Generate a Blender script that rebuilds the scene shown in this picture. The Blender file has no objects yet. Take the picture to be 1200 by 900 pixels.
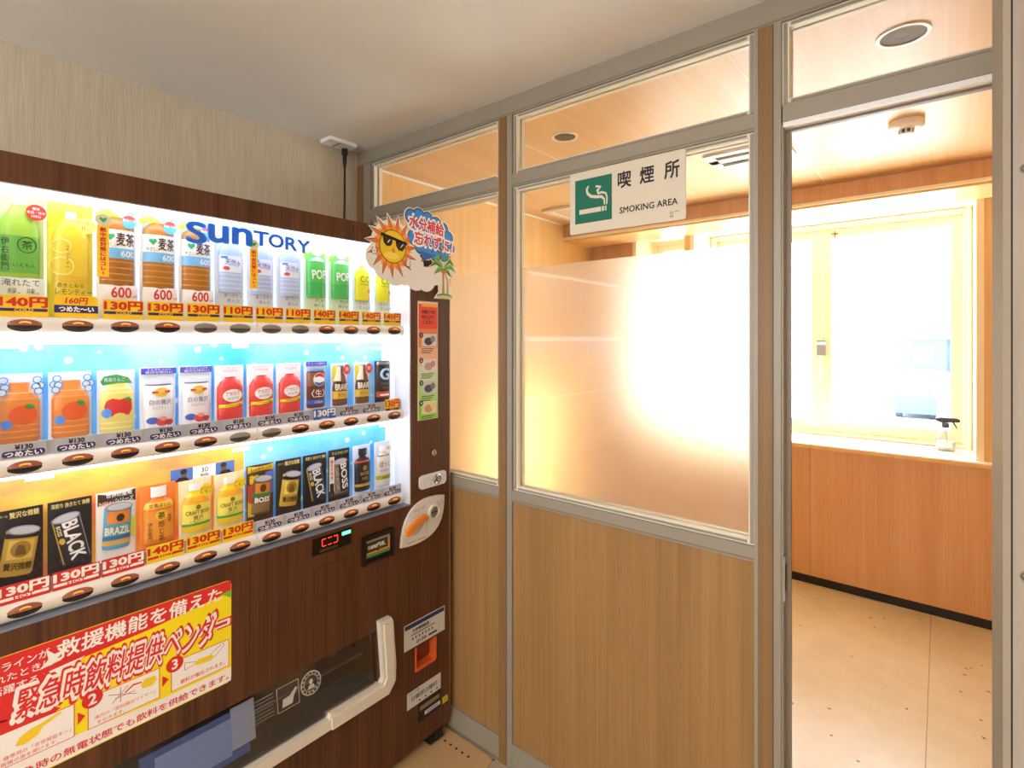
import bpy, math, random
from mathutils import Vector

# ------------------------------------------------------------------ camera, world, lights, exposure
sc = bpy.context.scene
col = sc.collection
CAM_H = 1.47
YAW = math.atan(503.0 / 619.0)
cam_d = bpy.data.cameras.new('camera')
cam = bpy.data.objects.new('camera', cam_d)
col.objects.link(cam)
cam.location = (0, 0, CAM_H)
cam.rotation_euler = (math.pi / 2, 0, YAW)
cam_d.sensor_width = 36.0
cam_d.lens = 36.0 * 619.0 / 1200.0
cam_d.shift_y = -53.0 / 1200.0
cam_d.clip_start = 0.02
sc.camera = cam

sc.view_settings.view_transform = 'Standard'
sc.view_settings.look = 'None'
sc.view_settings.gamma = 1.0
sc.view_settings.use_curve_mapping = False
sc.view_settings.exposure = 0.9
sc.cycles.use_denoising = True
sc.cycles.max_bounces = 14
sc.cycles.diffuse_bounces = 6
sc.cycles.glossy_bounces = 4
sc.cycles.transmission_bounces = 8
sc.cycles.transparent_max_bounces = 16
sc.cycles.sample_clamp_indirect = 6.0
sc.cycles.caustics_refractive = True
sc.cycles.blur_glossy = 1.0

world = bpy.data.worlds.new('sky')
sc.world = world
world.use_nodes = True
bgn = world.node_tree.nodes['Background']
bgn.inputs[0].default_value = (0.93, 0.965, 1.0, 1)
bgn.inputs[1].default_value = 5.0

sun_d = bpy.data.lights.new('sun', 'SUN')
sun_d.energy = 19.0
sun_d.angle = math.radians(2.0)
sun_d.color = (1.0, 0.93, 0.80)
sun = bpy.data.objects.new('sun', sun_d)
col.objects.link(sun)
sun.rotation_euler = Vector((-1.1, -0.8, -0.6)).to_track_quat('-Z', 'Y').to_euler()
sun.location = (3, 7, 5)

for nm, x0, x1, py, ry in (('window_portal', -1.34, 0.16, 4.12, -1), ('window_portal', -1.76, -1.42, 4.12, -1), ('window_portal', -1.5, 0.6, -2.52, 1)):
    pd = bpy.data.lights.new(nm, 'AREA')
    pd.shape = 'RECTANGLE'
    pd.size = x1 - x0
    pd.size_y = 1.36
    pd.cycles.is_portal = True
    po = bpy.data.objects.new(nm, pd)
    col.objects.link(po)
    po.location = ((x0 + x1) / 2, py, 1.53)
    po.rotation_euler = (ry * math.pi / 2, 0, 0)

# ------------------------------------------------------------------ helpers: materials
def lin(h):
    h = h.lstrip('#')
    out = []
    for i in (0, 2, 4):
        c = int(h[i:i + 2], 16) / 255.0
        out.append(c / 12.92 if c <= 0.04045 else ((c + 0.055) / 1.055) ** 2.4)
    return (out[0], out[1], out[2], 1.0)

MATS = {}
def mat(hexc, rough=0.45, metal=0.0, emit=0.0, spec=0.5, name=None):
    key = (hexc, rough, metal, emit, spec)
    if key in MATS:
        return MATS[key]
    m = bpy.data.materials.new(name or ('paint_' + hexc.lstrip('#')))
    m.use_nodes = True
    b = m.node_tree.nodes['Principled BSDF']
    b.inputs['Base Color'].default_value = lin(hexc)
    b.inputs['Roughness'].default_value = rough
    b.inputs['Metallic'].default_value = metal
    b.inputs['Specular IOR Level'].default_value = spec
    if emit:
        b.inputs['Emission Color'].default_value = lin(hexc)
        b.inputs['Emission Strength'].default_value = emit
    MATS[key] = m
    return m

def wood(name, ca, cb, rough=0.35, scale=(14, 14, 0.7), detail=5, fine=(90, 90, 2.0), fmix=0.35, spec=0.4, bump=0.0, cmid=None):
    m = bpy.data.materials.new(name)
    m.use_nodes = True
    nt = m.node_tree
    b = nt.nodes['Principled BSDF']
    tc = nt.nodes.new('ShaderNodeTexCoord')
    def noise(s, d):
        mp = nt.nodes.new('ShaderNodeMapping')
        mp.inputs['Scale'].default_value = s
        nt.links.new(tc.outputs['Object'], mp.inputs['Vector'])
        n = nt.nodes.new('ShaderNodeTexNoise')
        n.inputs['Scale'].default_value = 1.0
        n.inputs['Detail'].default_value = d
        n.inputs['Roughness'].default_value = 0.6
        nt.links.new(mp.outputs['Vector'], n.inputs['Vector'])
        return n
    n1 = noise(scale, detail)
    n2 = noise(fine, 3)
    mx = nt.nodes.new('ShaderNodeMix')
    mx.data_type = 'FLOAT'
    mx.inputs[0].default_value = fmix
    nt.links.new(n1.outputs['Fac'], mx.inputs[2])
    nt.links.new(n2.outputs['Fac'], mx.inputs[3])
    cr = nt.nodes.new('ShaderNodeValToRGB')
    cr.color_ramp.elements[0].position = 0.32
    cr.color_ramp.elements[1].position = 0.68
    cr.color_ramp.elements[0].color = lin(ca)
    cr.color_ramp.elements[1].color = lin(cb)
    nt.links.new(mx.outputs[0], cr.inputs['Fac'])
    nt.links.new(cr.outputs['Color'], b.inputs['Base Color'])
    b.inputs['Roughness'].default_value = rough
    b.inputs['Specular IOR Level'].default_value = spec
    if bump:
        bp = nt.nodes.new('ShaderNodeBump')
        bp.inputs['Strength'].default_value = bump
        bp.inputs['Distance'].default_value = 0.004
        nt.links.new(mx.outputs[0], bp.inputs['Height'])
        nt.links.new(bp.outputs['Normal'], b.inputs['Normal'])
    return m

def clear_glass(name, tint=(1, 1, 1, 1), refl=0.06, rough=0.0):
    m = bpy.data.materials.new(name)
    m.use_nodes = True
    nt = m.node_tree
    nt.nodes.remove(nt.nodes['Principled BSDF'])
    out = nt.nodes['Material Output']
    tr = nt.nodes.new('ShaderNodeBsdfTransparent')
    tr.inputs['Color'].default_value = tint
    gl = nt.nodes.new('ShaderNodeBsdfGlossy')
    gl.inputs['Roughness'].default_value = rough
    lw = nt.nodes.new('ShaderNodeLayerWeight')
    lw.inputs['Blend'].default_value = 0.5
    pw = nt.nodes.new('ShaderNodeMath')
    pw.operation = 'POWER'
    pw.inputs[1].default_value = 5.0
    mul = nt.nodes.new('ShaderNodeMath')
    mul.operation = 'MULTIPLY_ADD'
    mul.inputs[1].default_value = 1.0 - refl
    mul.inputs[2].default_value = refl
    mul.use_clamp = True
    nt.links.new(lw.outputs['Facing'], pw.inputs[0])
    nt.links.new(pw.outputs[0], mul.inputs[0])
    mx = nt.nodes.new('ShaderNodeMixShader')
    nt.links.new(mul.outputs[0], mx.inputs['Fac'])
    nt.links.new(tr.outputs['BSDF'], mx.inputs[1])
    nt.links.new(gl.outputs['BSDF'], mx.inputs[2])
    nt.links.new(mx.outputs['Shader'], out.inputs['Surface'])
    return m

def frosted(name):
    m = bpy.data.materials.new(name)
    m.use_nodes = True
    nt = m.node_tree
    nt.nodes.remove(nt.nodes['Principled BSDF'])
    out = nt.nodes['Material Output']
    rf = nt.nodes.new('ShaderNodeBsdfRefraction')
    rf.inputs['Roughness'].default_value = 0.5
    rf.inputs['IOR'].default_value = 1.3
    rf.inputs['Color'].default_value = (1, 0.985, 0.94, 1)
    tl = nt.nodes.new('ShaderNodeBsdfTranslucent')
    tl.inputs['Color'].default_value = (0.97, 0.94, 0.86, 1)
    mx = nt.nodes.new('ShaderNodeMixShader')
    mx.inputs['Fac'].default_value = 0.12
    nt.links.new(rf.outputs['BSDF'], mx.inputs[1])
    nt.links.new(tl.outputs['BSDF'], mx.inputs[2])
    gl = nt.nodes.new('ShaderNodeBsdfGlossy')
    gl.inputs['Roughness'].default_value = 0.4
    mx2 = nt.nodes.new('ShaderNodeMixShader')
    mx2.inputs['Fac'].default_value = 0.03
    nt.links.new(mx.outputs['Shader'], mx2.inputs[1])
    nt.links.new(gl.outputs['BSDF'], mx2.inputs[2])
    nt.links.new(mx2.outputs['Shader'], out.inputs['Surface'])
    return m

def vinyl(name, ca, cb, speck, rough=0.35):
    m = wood(name, ca, cb, rough, (1.7, 1.7, 1.7), 6, (9, 9, 9), 0.4, 0.5)
    nt = m.node_tree
    b = nt.nodes['Principled BSDF']
    src = b.inputs['Base Color'].links[0].from_socket
    tc = [n for n in nt.nodes if n.type == 'TEX_COORD'][0]
    vo = nt.nodes.new('ShaderNodeTexVoronoi')
    vo.inputs['Scale'].default_value = 9.0
    vo.voronoi_dimensions = '2D'
    nz = nt.nodes.new('ShaderNodeTexNoise')
    nz.inputs['Scale'].default_value = 40
    mixv = nt.nodes.new('ShaderNodeMix')
    mixv.data_type = 'RGBA'
    mixv.inputs[0].default_value = 0.03
    nt.links.new(tc.outputs['Object'], mixv.inputs[6])
    nt.links.new(nz.outputs['Color'], mixv.inputs[7])
    nt.links.new(mixv.outputs[2], vo.inputs['Vector'])
    lt = nt.nodes.new('ShaderNodeMath')
    lt.operation = 'LESS_THAN'
    lt.inputs[1].default_value = 0.045
    nt.links.new(vo.outputs['Distance'], lt.inputs[0])
    wv = nt.nodes.new('ShaderNodeTexWhiteNoise')
    nt.links.new(vo.outputs['Position'], wv.inputs['Vector'])
    gt = nt.nodes.new('ShaderNodeMath')
    gt.operation = 'GREATER_THAN'
    gt.inputs[1].default_value = 0.72
    nt.links.new(wv.outputs['Value'], gt.inputs[0])
    ml = nt.nodes.new('ShaderNodeMath')
    ml.operation = 'MULTIPLY'
    nt.links.new(lt.outputs[0], ml.inputs[0])
    nt.links.new(gt.outputs[0], ml.inputs[1])
    mx = nt.nodes.new('ShaderNodeMix')
    mx.data_type = 'RGBA'
    nt.links.new(ml.outputs[0], mx.inputs[0])
    nt.links.new(src, mx.inputs[6])
    mx.inputs[7].default_value = lin(speck)
    nt.links.new(mx.outputs[2], b.inputs['Base Color'])
    return m

def two_tone(name, ca, cb, scale, rough=0.5, emit=0.0, stars=None, lo=0.35, hi=0.65, stretch=(1, 1, 1)):
    """cloudy print of two inks, with optional sparkle dots; emit = light shining through a back-lit sheet"""
    m = bpy.data.materials.new(name)
    m.use_nodes = True
    nt = m.node_tree
    b = nt.nodes['Principled BSDF']
    tc = nt.nodes.new('ShaderNodeTexCoord')
    mp = nt.nodes.new('ShaderNodeMapping')
    mp.inputs['Scale'].default_value = stretch
    nt.links.new(tc.outputs['Object'], mp.inputs['Vector'])
    n = nt.nodes.new('ShaderNodeTexNoise')
    n.inputs['Scale'].default_value = scale
    n.inputs['Detail'].default_value = 4
    nt.links.new(mp.outputs['Vector'], n.inputs['Vector'])
    cr = nt.nodes.new('ShaderNodeValToRGB')
    cr.color_ramp.elements[0].position = lo
    cr.color_ramp.elements[1].position = hi
    cr.color_ramp.elements[0].color = lin(ca)
    cr.color_ramp.elements[1].color = lin(cb)
    nt.links.new(n.outputs['Fac'], cr.inputs['Fac'])
    src = cr.outputs['Color']
    if stars:
        vo = nt.nodes.new('ShaderNodeTexVoronoi')
        vo.inputs['Scale'].default_value = stars
        nt.links.new(tc.outputs['Object'], vo.inputs['Vector'])
        lt = nt.nodes.new('ShaderNodeMapRange')
        lt.inputs[1].default_value = 0.22
        lt.inputs[2].default_value = 0.05
        lt.inputs[3].default_value = 0.0
        lt.inputs[4].default_value = 1.0
        nt.links.new(vo.outputs['Distance'], lt.inputs[0])
        mx = nt.nodes.new('ShaderNodeMix')
        mx.data_type = 'RGBA'
        nt.links.new(lt.outputs[0], mx.inputs[0])
        nt.links.new(src, mx.inputs[6])
        mx.inputs[7].default_value = (1, 1, 1, 1)
        src = mx.outputs[2]
    nt.links.new(src, b.inputs['Base Color'])
    b.inputs['Roughness'].default_value = rough
    if emit:
        nt.links.new(src, b.inputs['Emission Color'])
        b.inputs['Emission Strength'].default_value = emit
    return m

# ------------------------------------------------------------------ helpers: meshes
TEXT = {}
def text_mesh(body, bold=0.0, vert=False, res=2):
    key = (body, bold, vert, res)
    if key in TEXT:
        return TEXT[key]
    c = bpy.data.curves.new('tmp_text', 'FONT')
    c.body = '\n'.join(body) if vert else body
    c.resolution_u = res
    c.offset = bold
    if vert:
        c.align_x = 'CENTER'
        c.space_line = 1.02
    o = bpy.data.objects.new('tmp_text', c)
    col.objects.link(o)
    dg = bpy.context.evaluated_depsgraph_get()
    ev = o.evaluated_get(dg)
    me = ev.to_mesh()
    V = [(v.co.x, v.co.y) for v in me.vertices]
    Fc = [tuple(p.vertices) for p in me.polygons]
    ev.to_mesh_clear()
    bpy.data.objects.remove(o)
    bpy.data.curves.remove(c)
    xs = [p[0] for p in V]
    ys = [p[1] for p in V]
    x0, x1, y0, y1 = min(xs), max(xs), min(ys), max(ys)
    TEXT[key] = ([(x - (x0 + x1) / 2, y - (y0 + y1) / 2) for x, y in V], Fc, x1 - x0, y1 - y0)
    return TEXT[key]

def circ(cu, cv, ru, rv=None, n=24, rot=0.0, a0=0.0, a1=2 * math.pi):
    rv = ru if rv is None else rv
    full = abs(a1 - a0 - 2 * math.pi) < 1e-6
    pts = []
    for i in range(n if full else n + 1):
        a = a0 + (a1 - a0) * i / n
        x, y = ru * math.cos(a), rv * math.sin(a)
        pts.append((cu + x * math.cos(rot) - y * math.sin(rot), cv + x * math.sin(rot) + y * math.cos(rot)))
    return pts

def rrect(u0, u1, v0, v1, r, n=4):
    p = []
    for cx, cy, a in ((u1 - r, v1 - r, 0), (u0 + r, v1 - r, 90), (u0 + r, v0 + r, 180), (u1 - r, v0 + r, 270)):
        for i in range(n + 1):
            t = math.radians(a + 90.0 * i / n)
            p.append((cx + r * math.cos(t), cy + r * math.sin(t)))
    return p

XYZ = lambda u, v, w: (u, v, w)
class MB:
    def __init__(s, tf=XYZ):
        s.v, s.f, s.m, s.tf, s.pre = [], [], [], tf, None
        s.mats = []
    def mi(s, m):
        if m not in s.mats:
            s.mats.append(m)
        return s.mats.index(m)
    def add(s, vs, fs, m):
        k = len(s.v)
        i = s.mi(m)
        for p in vs:
            if s.pre:
                p = s.pre(*p)
            s.v.append(s.tf(*p))
        for f in fs:
            s.f.append(tuple(k + a for a in f))
            s.m.append(i)
        return s
    def box(s, u0, u1, v0, v1, w0, w1, m):
        vs = [(u, v, w) for w in (w0, w1) for v in (v0, v1) for u in (u0, u1)]
        fs = [(0, 2, 3, 1), (4, 5, 7, 6), (0, 1, 5, 4), (2, 6, 7, 3), (0, 4, 6, 2), (1, 3, 7, 5)]
        return s.add(vs, fs, m)
    def prism(s, pts, w0, w1, m):
        n = len(pts)
        vs = [(p[0], p[1], w0) for p in pts] + [(p[0], p[1], w1) for p in pts]
        fs = [tuple(range(n - 1, -1, -1)), tuple(range(n, 2 * n))]
        fs += [(i, (i + 1) % n, n + (i + 1) % n, n + i) for i in range(n)]
        return s.add(vs, fs, m)
    def poly(s, pts, w, m):
        return s.add([(p[0], p[1], w) for p in pts], [tuple(range(len(pts)))], m)
    def rect(s, u0, u1, v0, v1, w, m):
        return s.poly([(u0, v0), (u1, v0), (u1, v1), (u0, v1)], w, m)
    def ring(s, cu, cv, r0, r1, w0, w1, m, n=28, ry=1.0):
        a = circ(cu, cv, r0, r0 * ry, n)
        b = circ(cu, cv, r1, r1 * ry, n)
        vs = [(p[0], p[1], w) for w in (w0, w1) for P in (a, b) for p in P]
        fs = []
        for i in range(n):
            j = (i + 1) % n
            A0, B0, A1, B1 = 0, n, 2 * n, 3 * n
            fs += [(A1 + i, B1 + i, B1 + j, A1 + j), (B0 + i, B0 + j, B1 + j, B1 + i),
                   (A0 + j, A0 + i, A1 + i, A1 + j), (A0 + i, A0 + j, B0 + j, B0 + i)]
        return s.add(vs, fs, m)
    def lathe(s, cu, cv, prof, m, n=24):
        """revolve (r, w) about the w axis at (cu, cv)"""
        vs, fs = [], []
        for r, w in prof:
            vs += [(cu + r * math.cos(2 * math.pi * i / n), cv + r * math.sin(2 * math.pi * i / n), w) for i in range(n)]
        for k in range(len(prof) - 1):
            for i in range(n):
                j = (i + 1) % n
                fs.append((k * n + i, k * n + j, (k + 1) * n + j, (k + 1) * n + i))
        fs.append(tuple(range(n - 1, -1, -1)))
        fs.append(tuple((len(prof) - 1) * n + i for i in range(n)))
        return s.add(vs, fs, m)
    def tube(s, pts, r, m, n=8):
        vs, fs = [], []
        P = [Vector(p) for p in pts]
        for k, p in enumerate(P):
            d = (P[min(k + 1, len(P) - 1)] - P[max(k - 1, 0)]).normalized()
            a = Vector((0, 0, 1)) if abs(d.z) < 0.9 else Vector((1, 0, 0))
            e1 = d.cross(a).normalized()
            e2 = d.cross(e1)
            rr = r[k] if isinstance(r, (list, tuple)) else r
            for i in range(n):
                t = 2 * math.pi * i / n
                vs.append(tuple(p + e1 * rr * math.cos(t) + e2 * rr * math.sin(t)))
        for k in range(len(P) - 1):
            for i in range(n):
                j = (i + 1) % n
                fs.append((k * n + i, k * n + j, (k + 1) * n + j, (k + 1) * n + i))
        fs.append(tuple(range(n)))
        fs.append(tuple((len(P) - 1) * n + i for i in range(n - 1, -1, -1)))
        return s.add(vs, fs, m)
    def relief(s, prof, k, m, w0=0.0, eps=0.0, v0=None, v1=None, nu=12, nv=1, f0=-1.0, f1=1.0):
        """front half of a turned body, flattened by k; patch between v0..v1 and f0..f1 of its width"""
        a = prof[0][0] if v0 is None else v0
        b = prof[-1][0] if v1 is None else v1
        lv = sorted(set([a, b] + [p[0] for p in prof if a < p[0] < b] + [a + (b - a) * i / nv for i in range(1, nv)]))
        vs, fs = [], []
        for v in lv:
            R = rad(prof, v)
            for i in range(nu + 1):
                t = math.asin(f0 + (f1 - f0) * i / nu) if (f0 > -1 or f1 < 1) else -math.pi / 2 + math.pi * i / nu
                vs.append((R * math.sin(t), v, w0 + k * R * math.cos(t) + eps))
        n = nu + 1
        for j in range(len(lv) - 1):
            for i in range(nu):
                fs.append((j * n + i, j * n + i + 1, (j + 1) * n + i + 1, (j + 1) * n + i))
        return s.add(vs, fs, m)
    def patch(s, pts, m, surf, rings=4):
        """flat outline laid onto a curved surface: rings of the outline shrinking to its centre"""
        n = len(pts)
        cx, cy = sum(p[0] for p in pts) / n, sum(p[1] for p in pts) / n
        vs = [(cx, cy, surf(cx, cy))]
        for k in range(1, rings + 1):
            q = k / rings
            vs += [(cx + (p[0] - cx) * q, cy + (p[1] - cy) * q, surf(cx + (p[0] - cx) * q, cy + (p[1] - cy) * q)) for p in pts]
        fs = [(0, 1 + i, 1 + (i + 1) % n) for i in range(n)]
        for k in range(rings - 1):
            a, b = 1 + k * n, 1 + (k + 1) * n
            fs += [(a + i, b + i, b + (i + 1) % n, a + (i + 1) % n) for i in range(n)]
        return s.add(vs, fs, m)
    def patch2(s, pts, surf, m):
        return s.patch(pts, m, surf)
    def text(s, body, u, v, h, m, w=0.0, width=None, anchor='c', bold=0.0, shear=0.0, rot=0.0, vert=False, surf=None, res=2):
        V, Fc, tw, th = text_mesh(body, 0.0, vert, res)
        sy = h / th
        sx = width / tw if width else sy
        ou = u + (tw * sx / 2 if anchor == 'l' else -tw * sx / 2 if anchor == 'r' else 0)
        n = 0 if bold < 0.008 else 4 if bold < 0.03 else 8 if bold < 0.06 else 20
        # a heavier weight is the same glyph struck again around its place
        offs = [(0.0, 0.0)] + [(bold * math.cos(2 * math.pi * (i + 0.5) / n), bold * math.sin(2 * math.pi * (i + 0.5) / n)) for i in range(n)]
        for j, (ax, ay) in enumerate(offs):
            vs = []
            for x, y in V:
                a, b = (x + ax) * sx + shear * y * sy, (y + ay) * sy
                c, d = a * math.cos(rot) - b * math.sin(rot) + ou, a * math.sin(rot) + b * math.cos(rot) + v
                vs.append((c, d, (surf(c, d) if surf else w) + 0.000008 * j))
            s.add(vs, Fc, m)
        return s
    def build(s, name, parent=None, base=None, smooth=None):
        me = bpy.data.meshes.new(name)
        off = Vector((0, 0, 0))
        if base is not None:
            off = Vector(base)
        elif parent is not None:
            r = parent
            while r.parent is not None:
                off += r.location
                r = r.parent
            off += r.location
        me.from_pydata([tuple(Vector(p) - off) for p in s.v], [], s.f)
        for m in s.mats:
            me.materials.append(m)
        me.polygons.foreach_set('material_index', s.m)
        if smooth:
            me.polygons.foreach_set('use_smooth', [True] * len(me.polygons))
            me.set_sharp_from_angle(angle=math.radians(smooth))
        me.update()
        o = bpy.data.objects.new(name, me)
        col.objects.link(o)
        if parent is not None:
            o.parent = parent
        elif base is not None:
            o.location = off
        return o

def rad(prof, v):
    if v <= prof[0][0]:
        return prof[0][1]
    for (a, ra), (b, rb) in zip(prof, prof[1:]):
        if v <= b:
            return ra + (rb - ra) * (v - a) / max(b - a, 1e-9)
    return prof[-1][1]

def tag(o, label=None, cat=None, group=None, kind=None):
    if label: o['label'] = label
    if cat: o['category'] = cat
    if group: o['group'] = group
    if kind: o['kind'] = kind
    return o

def thing(name, loc, label=None, cat=None, group=None, kind=None):
    o = bpy.data.objects.new(name, None)
    o.empty_display_size = 0.05
    col.objects.link(o)
    o.location = loc
    return tag(o, label, cat, group, kind)

def copy_tree(o, parent=None):
    c = o.copy()
    col.objects.link(c)
    c.parent = parent
    for ch in list(o.children):
        copy_tree(ch, c)
    return c

# ------------------------------------------------------------------ materials of the place
M_walnut = wood('walnut_laminate', '#3A2013', '#6A4026', 0.38, (26, 26, 0.6), 4, (120, 120, 1.5), 0.5)
M_oak = wood('oak_laminate', '#8A663B', '#A67E50', 0.42, (16, 16, 0.5), 5, (110, 110, 1.6), 0.45)
M_oakpost = wood('oak_post_laminate', '#7B5A35', '#916E45', 0.42, (20, 20, 0.4), 4, (110, 110, 1.2), 0.4)
M_cherry = wood('cherry_laminate', '#CE9866', '#DEB184', 0.33, (16, 16, 0.5), 5, (110, 110, 1.6), 0.45)
M_maple = wood('maple_laminate', '#E3B671', '#EFCD94', 0.35, (16, 16, 0.5), 5, (110, 110, 1.4), 0.45)
M_mapleceil = wood('maple_ceiling_laminate', '#DDB47C', '#E9C99A', 0.4, (9, 0.5, 9), 5, (70, 1.4, 70), 0.4)
M_paper = wood('streaked_wallpaper', '#B9AC95', '#CFC3AE', 0.85, (60, 60, 4.0), 4, (170, 170, 8), 0.5, 0.2, bump=0.5)
M_ceil = two_tone('painted_ceiling', '#E6E2DB', '#EAE7E1', 3, 0.8)
M_hallwall = mat('#CFC6B6', 0.8, name='hall_wall_paint')
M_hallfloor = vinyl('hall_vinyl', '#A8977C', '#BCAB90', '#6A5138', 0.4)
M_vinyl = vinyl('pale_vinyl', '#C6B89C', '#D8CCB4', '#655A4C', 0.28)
M_alu = mat('#988E7F', 0.42, 0.1, name='champagne_aluminium')
M_alud = mat('#857A6A', 0.45, 0.1, name='dark_aluminium')  # darker aluminium tone for grooves, stops and seams
M_bead = mat('#E4DAC2', 0.45, name='cream_glazing_bead')
M_glass = clear_glass('clear_pane', (0.97, 0.98, 0.975, 1), 0.02)
M_wglass = clear_glass('window_pane', (0.98, 0.99, 1, 1), 0.03)
M_front = clear_glass('display_acrylic', (0.99, 0.99, 0.99, 1), 0.02)
M_frost = frosted('frosted_film')
M_white = mat('#F4F4F2', 0.4, name='white_plastic')
M_cream = mat('#F4EACB', 0.45, name='cream_window_paint')
M_sill = mat('#F6F2E6', 0.35, name='white_sill_laminate')
M_black = mat('#16130F', 0.5, name='black_vinyl')
M_chrome = mat('#C8C8CA', 0.18, 1.0, name='chrome')
M_steel = mat('#9E9A95', 0.35, 0.7, name='brushed_steel')
M_doorskin = two_tone('door_laminate', '#978B7F', '#A2978B', 6, 0.5, stretch=(8, 8, 0.6))
M_bronze = mat('#6A5630', 0.6, 0.0, name='bronze_reflector')  # bronze, painted darker so the flat disc looks like a shaded recess

# ------------------------------------------------------------------ the hall
LEFT_X, PART_Y, CEIL = -2.03, 1.40, 2.30
H = lambda u, v, w: (u, v, w)
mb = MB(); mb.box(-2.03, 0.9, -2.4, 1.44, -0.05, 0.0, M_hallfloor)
tag(mb.build('floor'), kind='structure')
mb = MB(); mb.box(-2.15, 1.0, -2.5, 1.46, 2.30, 2.38, M_ceil)
tag(mb.build('ceiling'), kind='structure')
mb = MB(); mb.box(-2.15, -2.03, -2.5, 1.42, -0.05, 2.30, M_paper)
tag(mb.build('wall_left'), kind='structure')
mb = MB()
mb.box(-2.03, 0.9, -2.5, -2.4, -0.05, 0.85, M_hallwall); mb.box(-2.03, 0.9, -2.5, -2.4, 2.21, 2.30, M_hallwall)
mb.box(-2.03, -1.5, -2.5, -2.4, 0.85, 2.21, M_hallwall); mb.box(0.6, 0.9, -2.5, -2.4, 0.85, 2.21, M_hallwall)
tag(mb.build('wall_back'), kind='structure')
w3 = thing('assumed_window_3', (-0.45, -2.45, 0.85), kind='structure')  # assumed window, out of view, added to bring neutral daylight into the hall
for (a, e_, d, g_) in ((-1.5, -1.45, 0.85, 2.21), (0.55, 0.6, 0.85, 2.21), (-1.45, 0.55, 0.85, 0.90), (-1.45, 0.55, 2.16, 2.21), (-0.475, -0.425, 0.90, 2.16)):
    mb = MB(); mb.box(a, e_, -2.48, -2.42, d, g_, M_cream); mb.build('frame', w3)
for a, e_ in ((-1.45, -0.475), (-0.425, 0.55)):
    mb = MB(); mb.box(a, e_, -2.452, -2.448, 0.90, 2.16, M_wglass); mb.build('pane', w3)
mb = MB(); mb.box(0.9, 1.0, -2.5, 1.42, -0.05, 2.30, M_hallwall)
tag(mb.build('wall_right'), kind='structure')

# assumed ceiling lamp, unseen behind the camera, added to light the hall
t = thing('assumed_ceiling_lamp', (0.1, -0.95, 2.30), 'assumed square white ceiling lamp, unseen behind the camera, added to light the hall', 'lamp')
mb = MB(); mb.box(-0.25, 0.45, -1.3, -0.6, 2.27, 2.30, M_white); mb.build('housing', t)
mb = MB(); mb.box(-0.22, 0.42, -1.27, -0.63, 2.255, 2.27, mat('#FFEAD2', 0.5, 0, 12.0, name='assumed_lamp_diffuser')); mb.build('diffuser', t)

# ------------------------------------------------------------------ glazed partition
PT = lambda u, v, w: (u, PART_Y - w, v)
part = thing('wall_partition', (-1.0, PART_Y, 0), 'aluminium and wood glazed partition between hall and smoking room', kind='structure')
DP = 0.06
def pbox(name, u0, u1, v0, v1, w0, w1, m, parent=None):
    b = MB(PT); b.box(u0, u1, v0, v1, w0, w1, m)
    return b.build(name, parent or part)
# rails
def rail(v0, v1, u0, u1, name='rail'):
    b = MB(PT)
    b.box(u0, u1, v0, v1, -DP, 0.0, M_alu)
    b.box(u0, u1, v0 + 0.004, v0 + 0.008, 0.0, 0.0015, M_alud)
    return b.build(name, part)
rail(2.236, 2.30, -2.03, 0.55, 'head_rail')
rail(1.988, 2.032, -1.935, -1.195, 'transom')
rail(1.988, 2.032, -1.138, -0.361, 'transom')
rail(0.914, 0.952, -1.935, -1.195, 'sill_rail')
rail(0.914, 0.952, -1.138, -0.361, 'sill_rail')
rail(0.0, 0.085, -1.935, -1.195, 'kick_rail')
rail(0.0, 0.085, -1.138, -0.361, 'kick_rail')
# door head with stops; window light on its underside painted as a white strip
b = MB(PT)
b.box(-0.297, 0.50, 1.993, 2.036, -DP, 0.0, M_alu)
b.box(-0.297, 0.50, 1.981, 1.993, -0.028, -0.004, M_white)
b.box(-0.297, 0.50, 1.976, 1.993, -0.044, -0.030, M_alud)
b.build('door_head', part)
# posts: aluminium channel with wood cover
def post(u0, u1, c0, c1, z1=2.236):
    b = MB(PT)
    b.box(u0, u1, 0, z1, -DP, -0.003, M_alu)
    o = b.build('post', part)
    b = MB(PT); b.box(c0, c1, 0, z1, -0.003, 0.003, M_oakpost); b.build('wood_cover', o)
    for a, d in ((u0, c0 - 0.0015), (c1 + 0.0015, u1)):
        if d - a > 0.002:
            b = MB(PT); b.box(a, d, 0, z1, -0.003, 0.001, M_alu); b.build('edge_trim', o)
    return o
post(-2.03, -1.935, -2.028, -1.985)
post(-1.195, -1.138, -1.194, -1.162)
p2 = post(-0.361, -0.300, -0.350, -0.318)
# door jamb on the latch side with stop and strike plate
b = MB(PT)
b.box(-0.300, -0.296, 0, 1.988, -DP, -0.004, M_alu)
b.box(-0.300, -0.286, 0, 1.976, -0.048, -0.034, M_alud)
b.box(-0.300, -0.291, 0, 1.976, -0.060, -0.048, M_bead)
b.build('latch_jamb', part)
b = MB(PT)
b.box(-0.296, -0.2935, 0.834, 0.944, -0.030, -0.006, M_chrome)
b.box(-0.2935, -0.293, 0.858, 0.92, -0.024, -0.012, M_black)
b.build('strike_plate', part)
b = MB(PT); b.box(0.50, 0.56, 0, 2.236, -DP, 0, M_alu); b.build('hinge_post', part)
b = MB(PT); b.box(0.56, 0.90, 0, 2.30, -DP, 0, M_oak); b.build('wood_panel', part)
# lower wood panels
for u0, u1 in ((-1.935, -1.195), (-1.138, -0.361)):
    pbox('wood_panel', u0 + 0.001, u1 - 0.001, 0.085, 0.914, -0.05, -0.006, M_oak)
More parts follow.
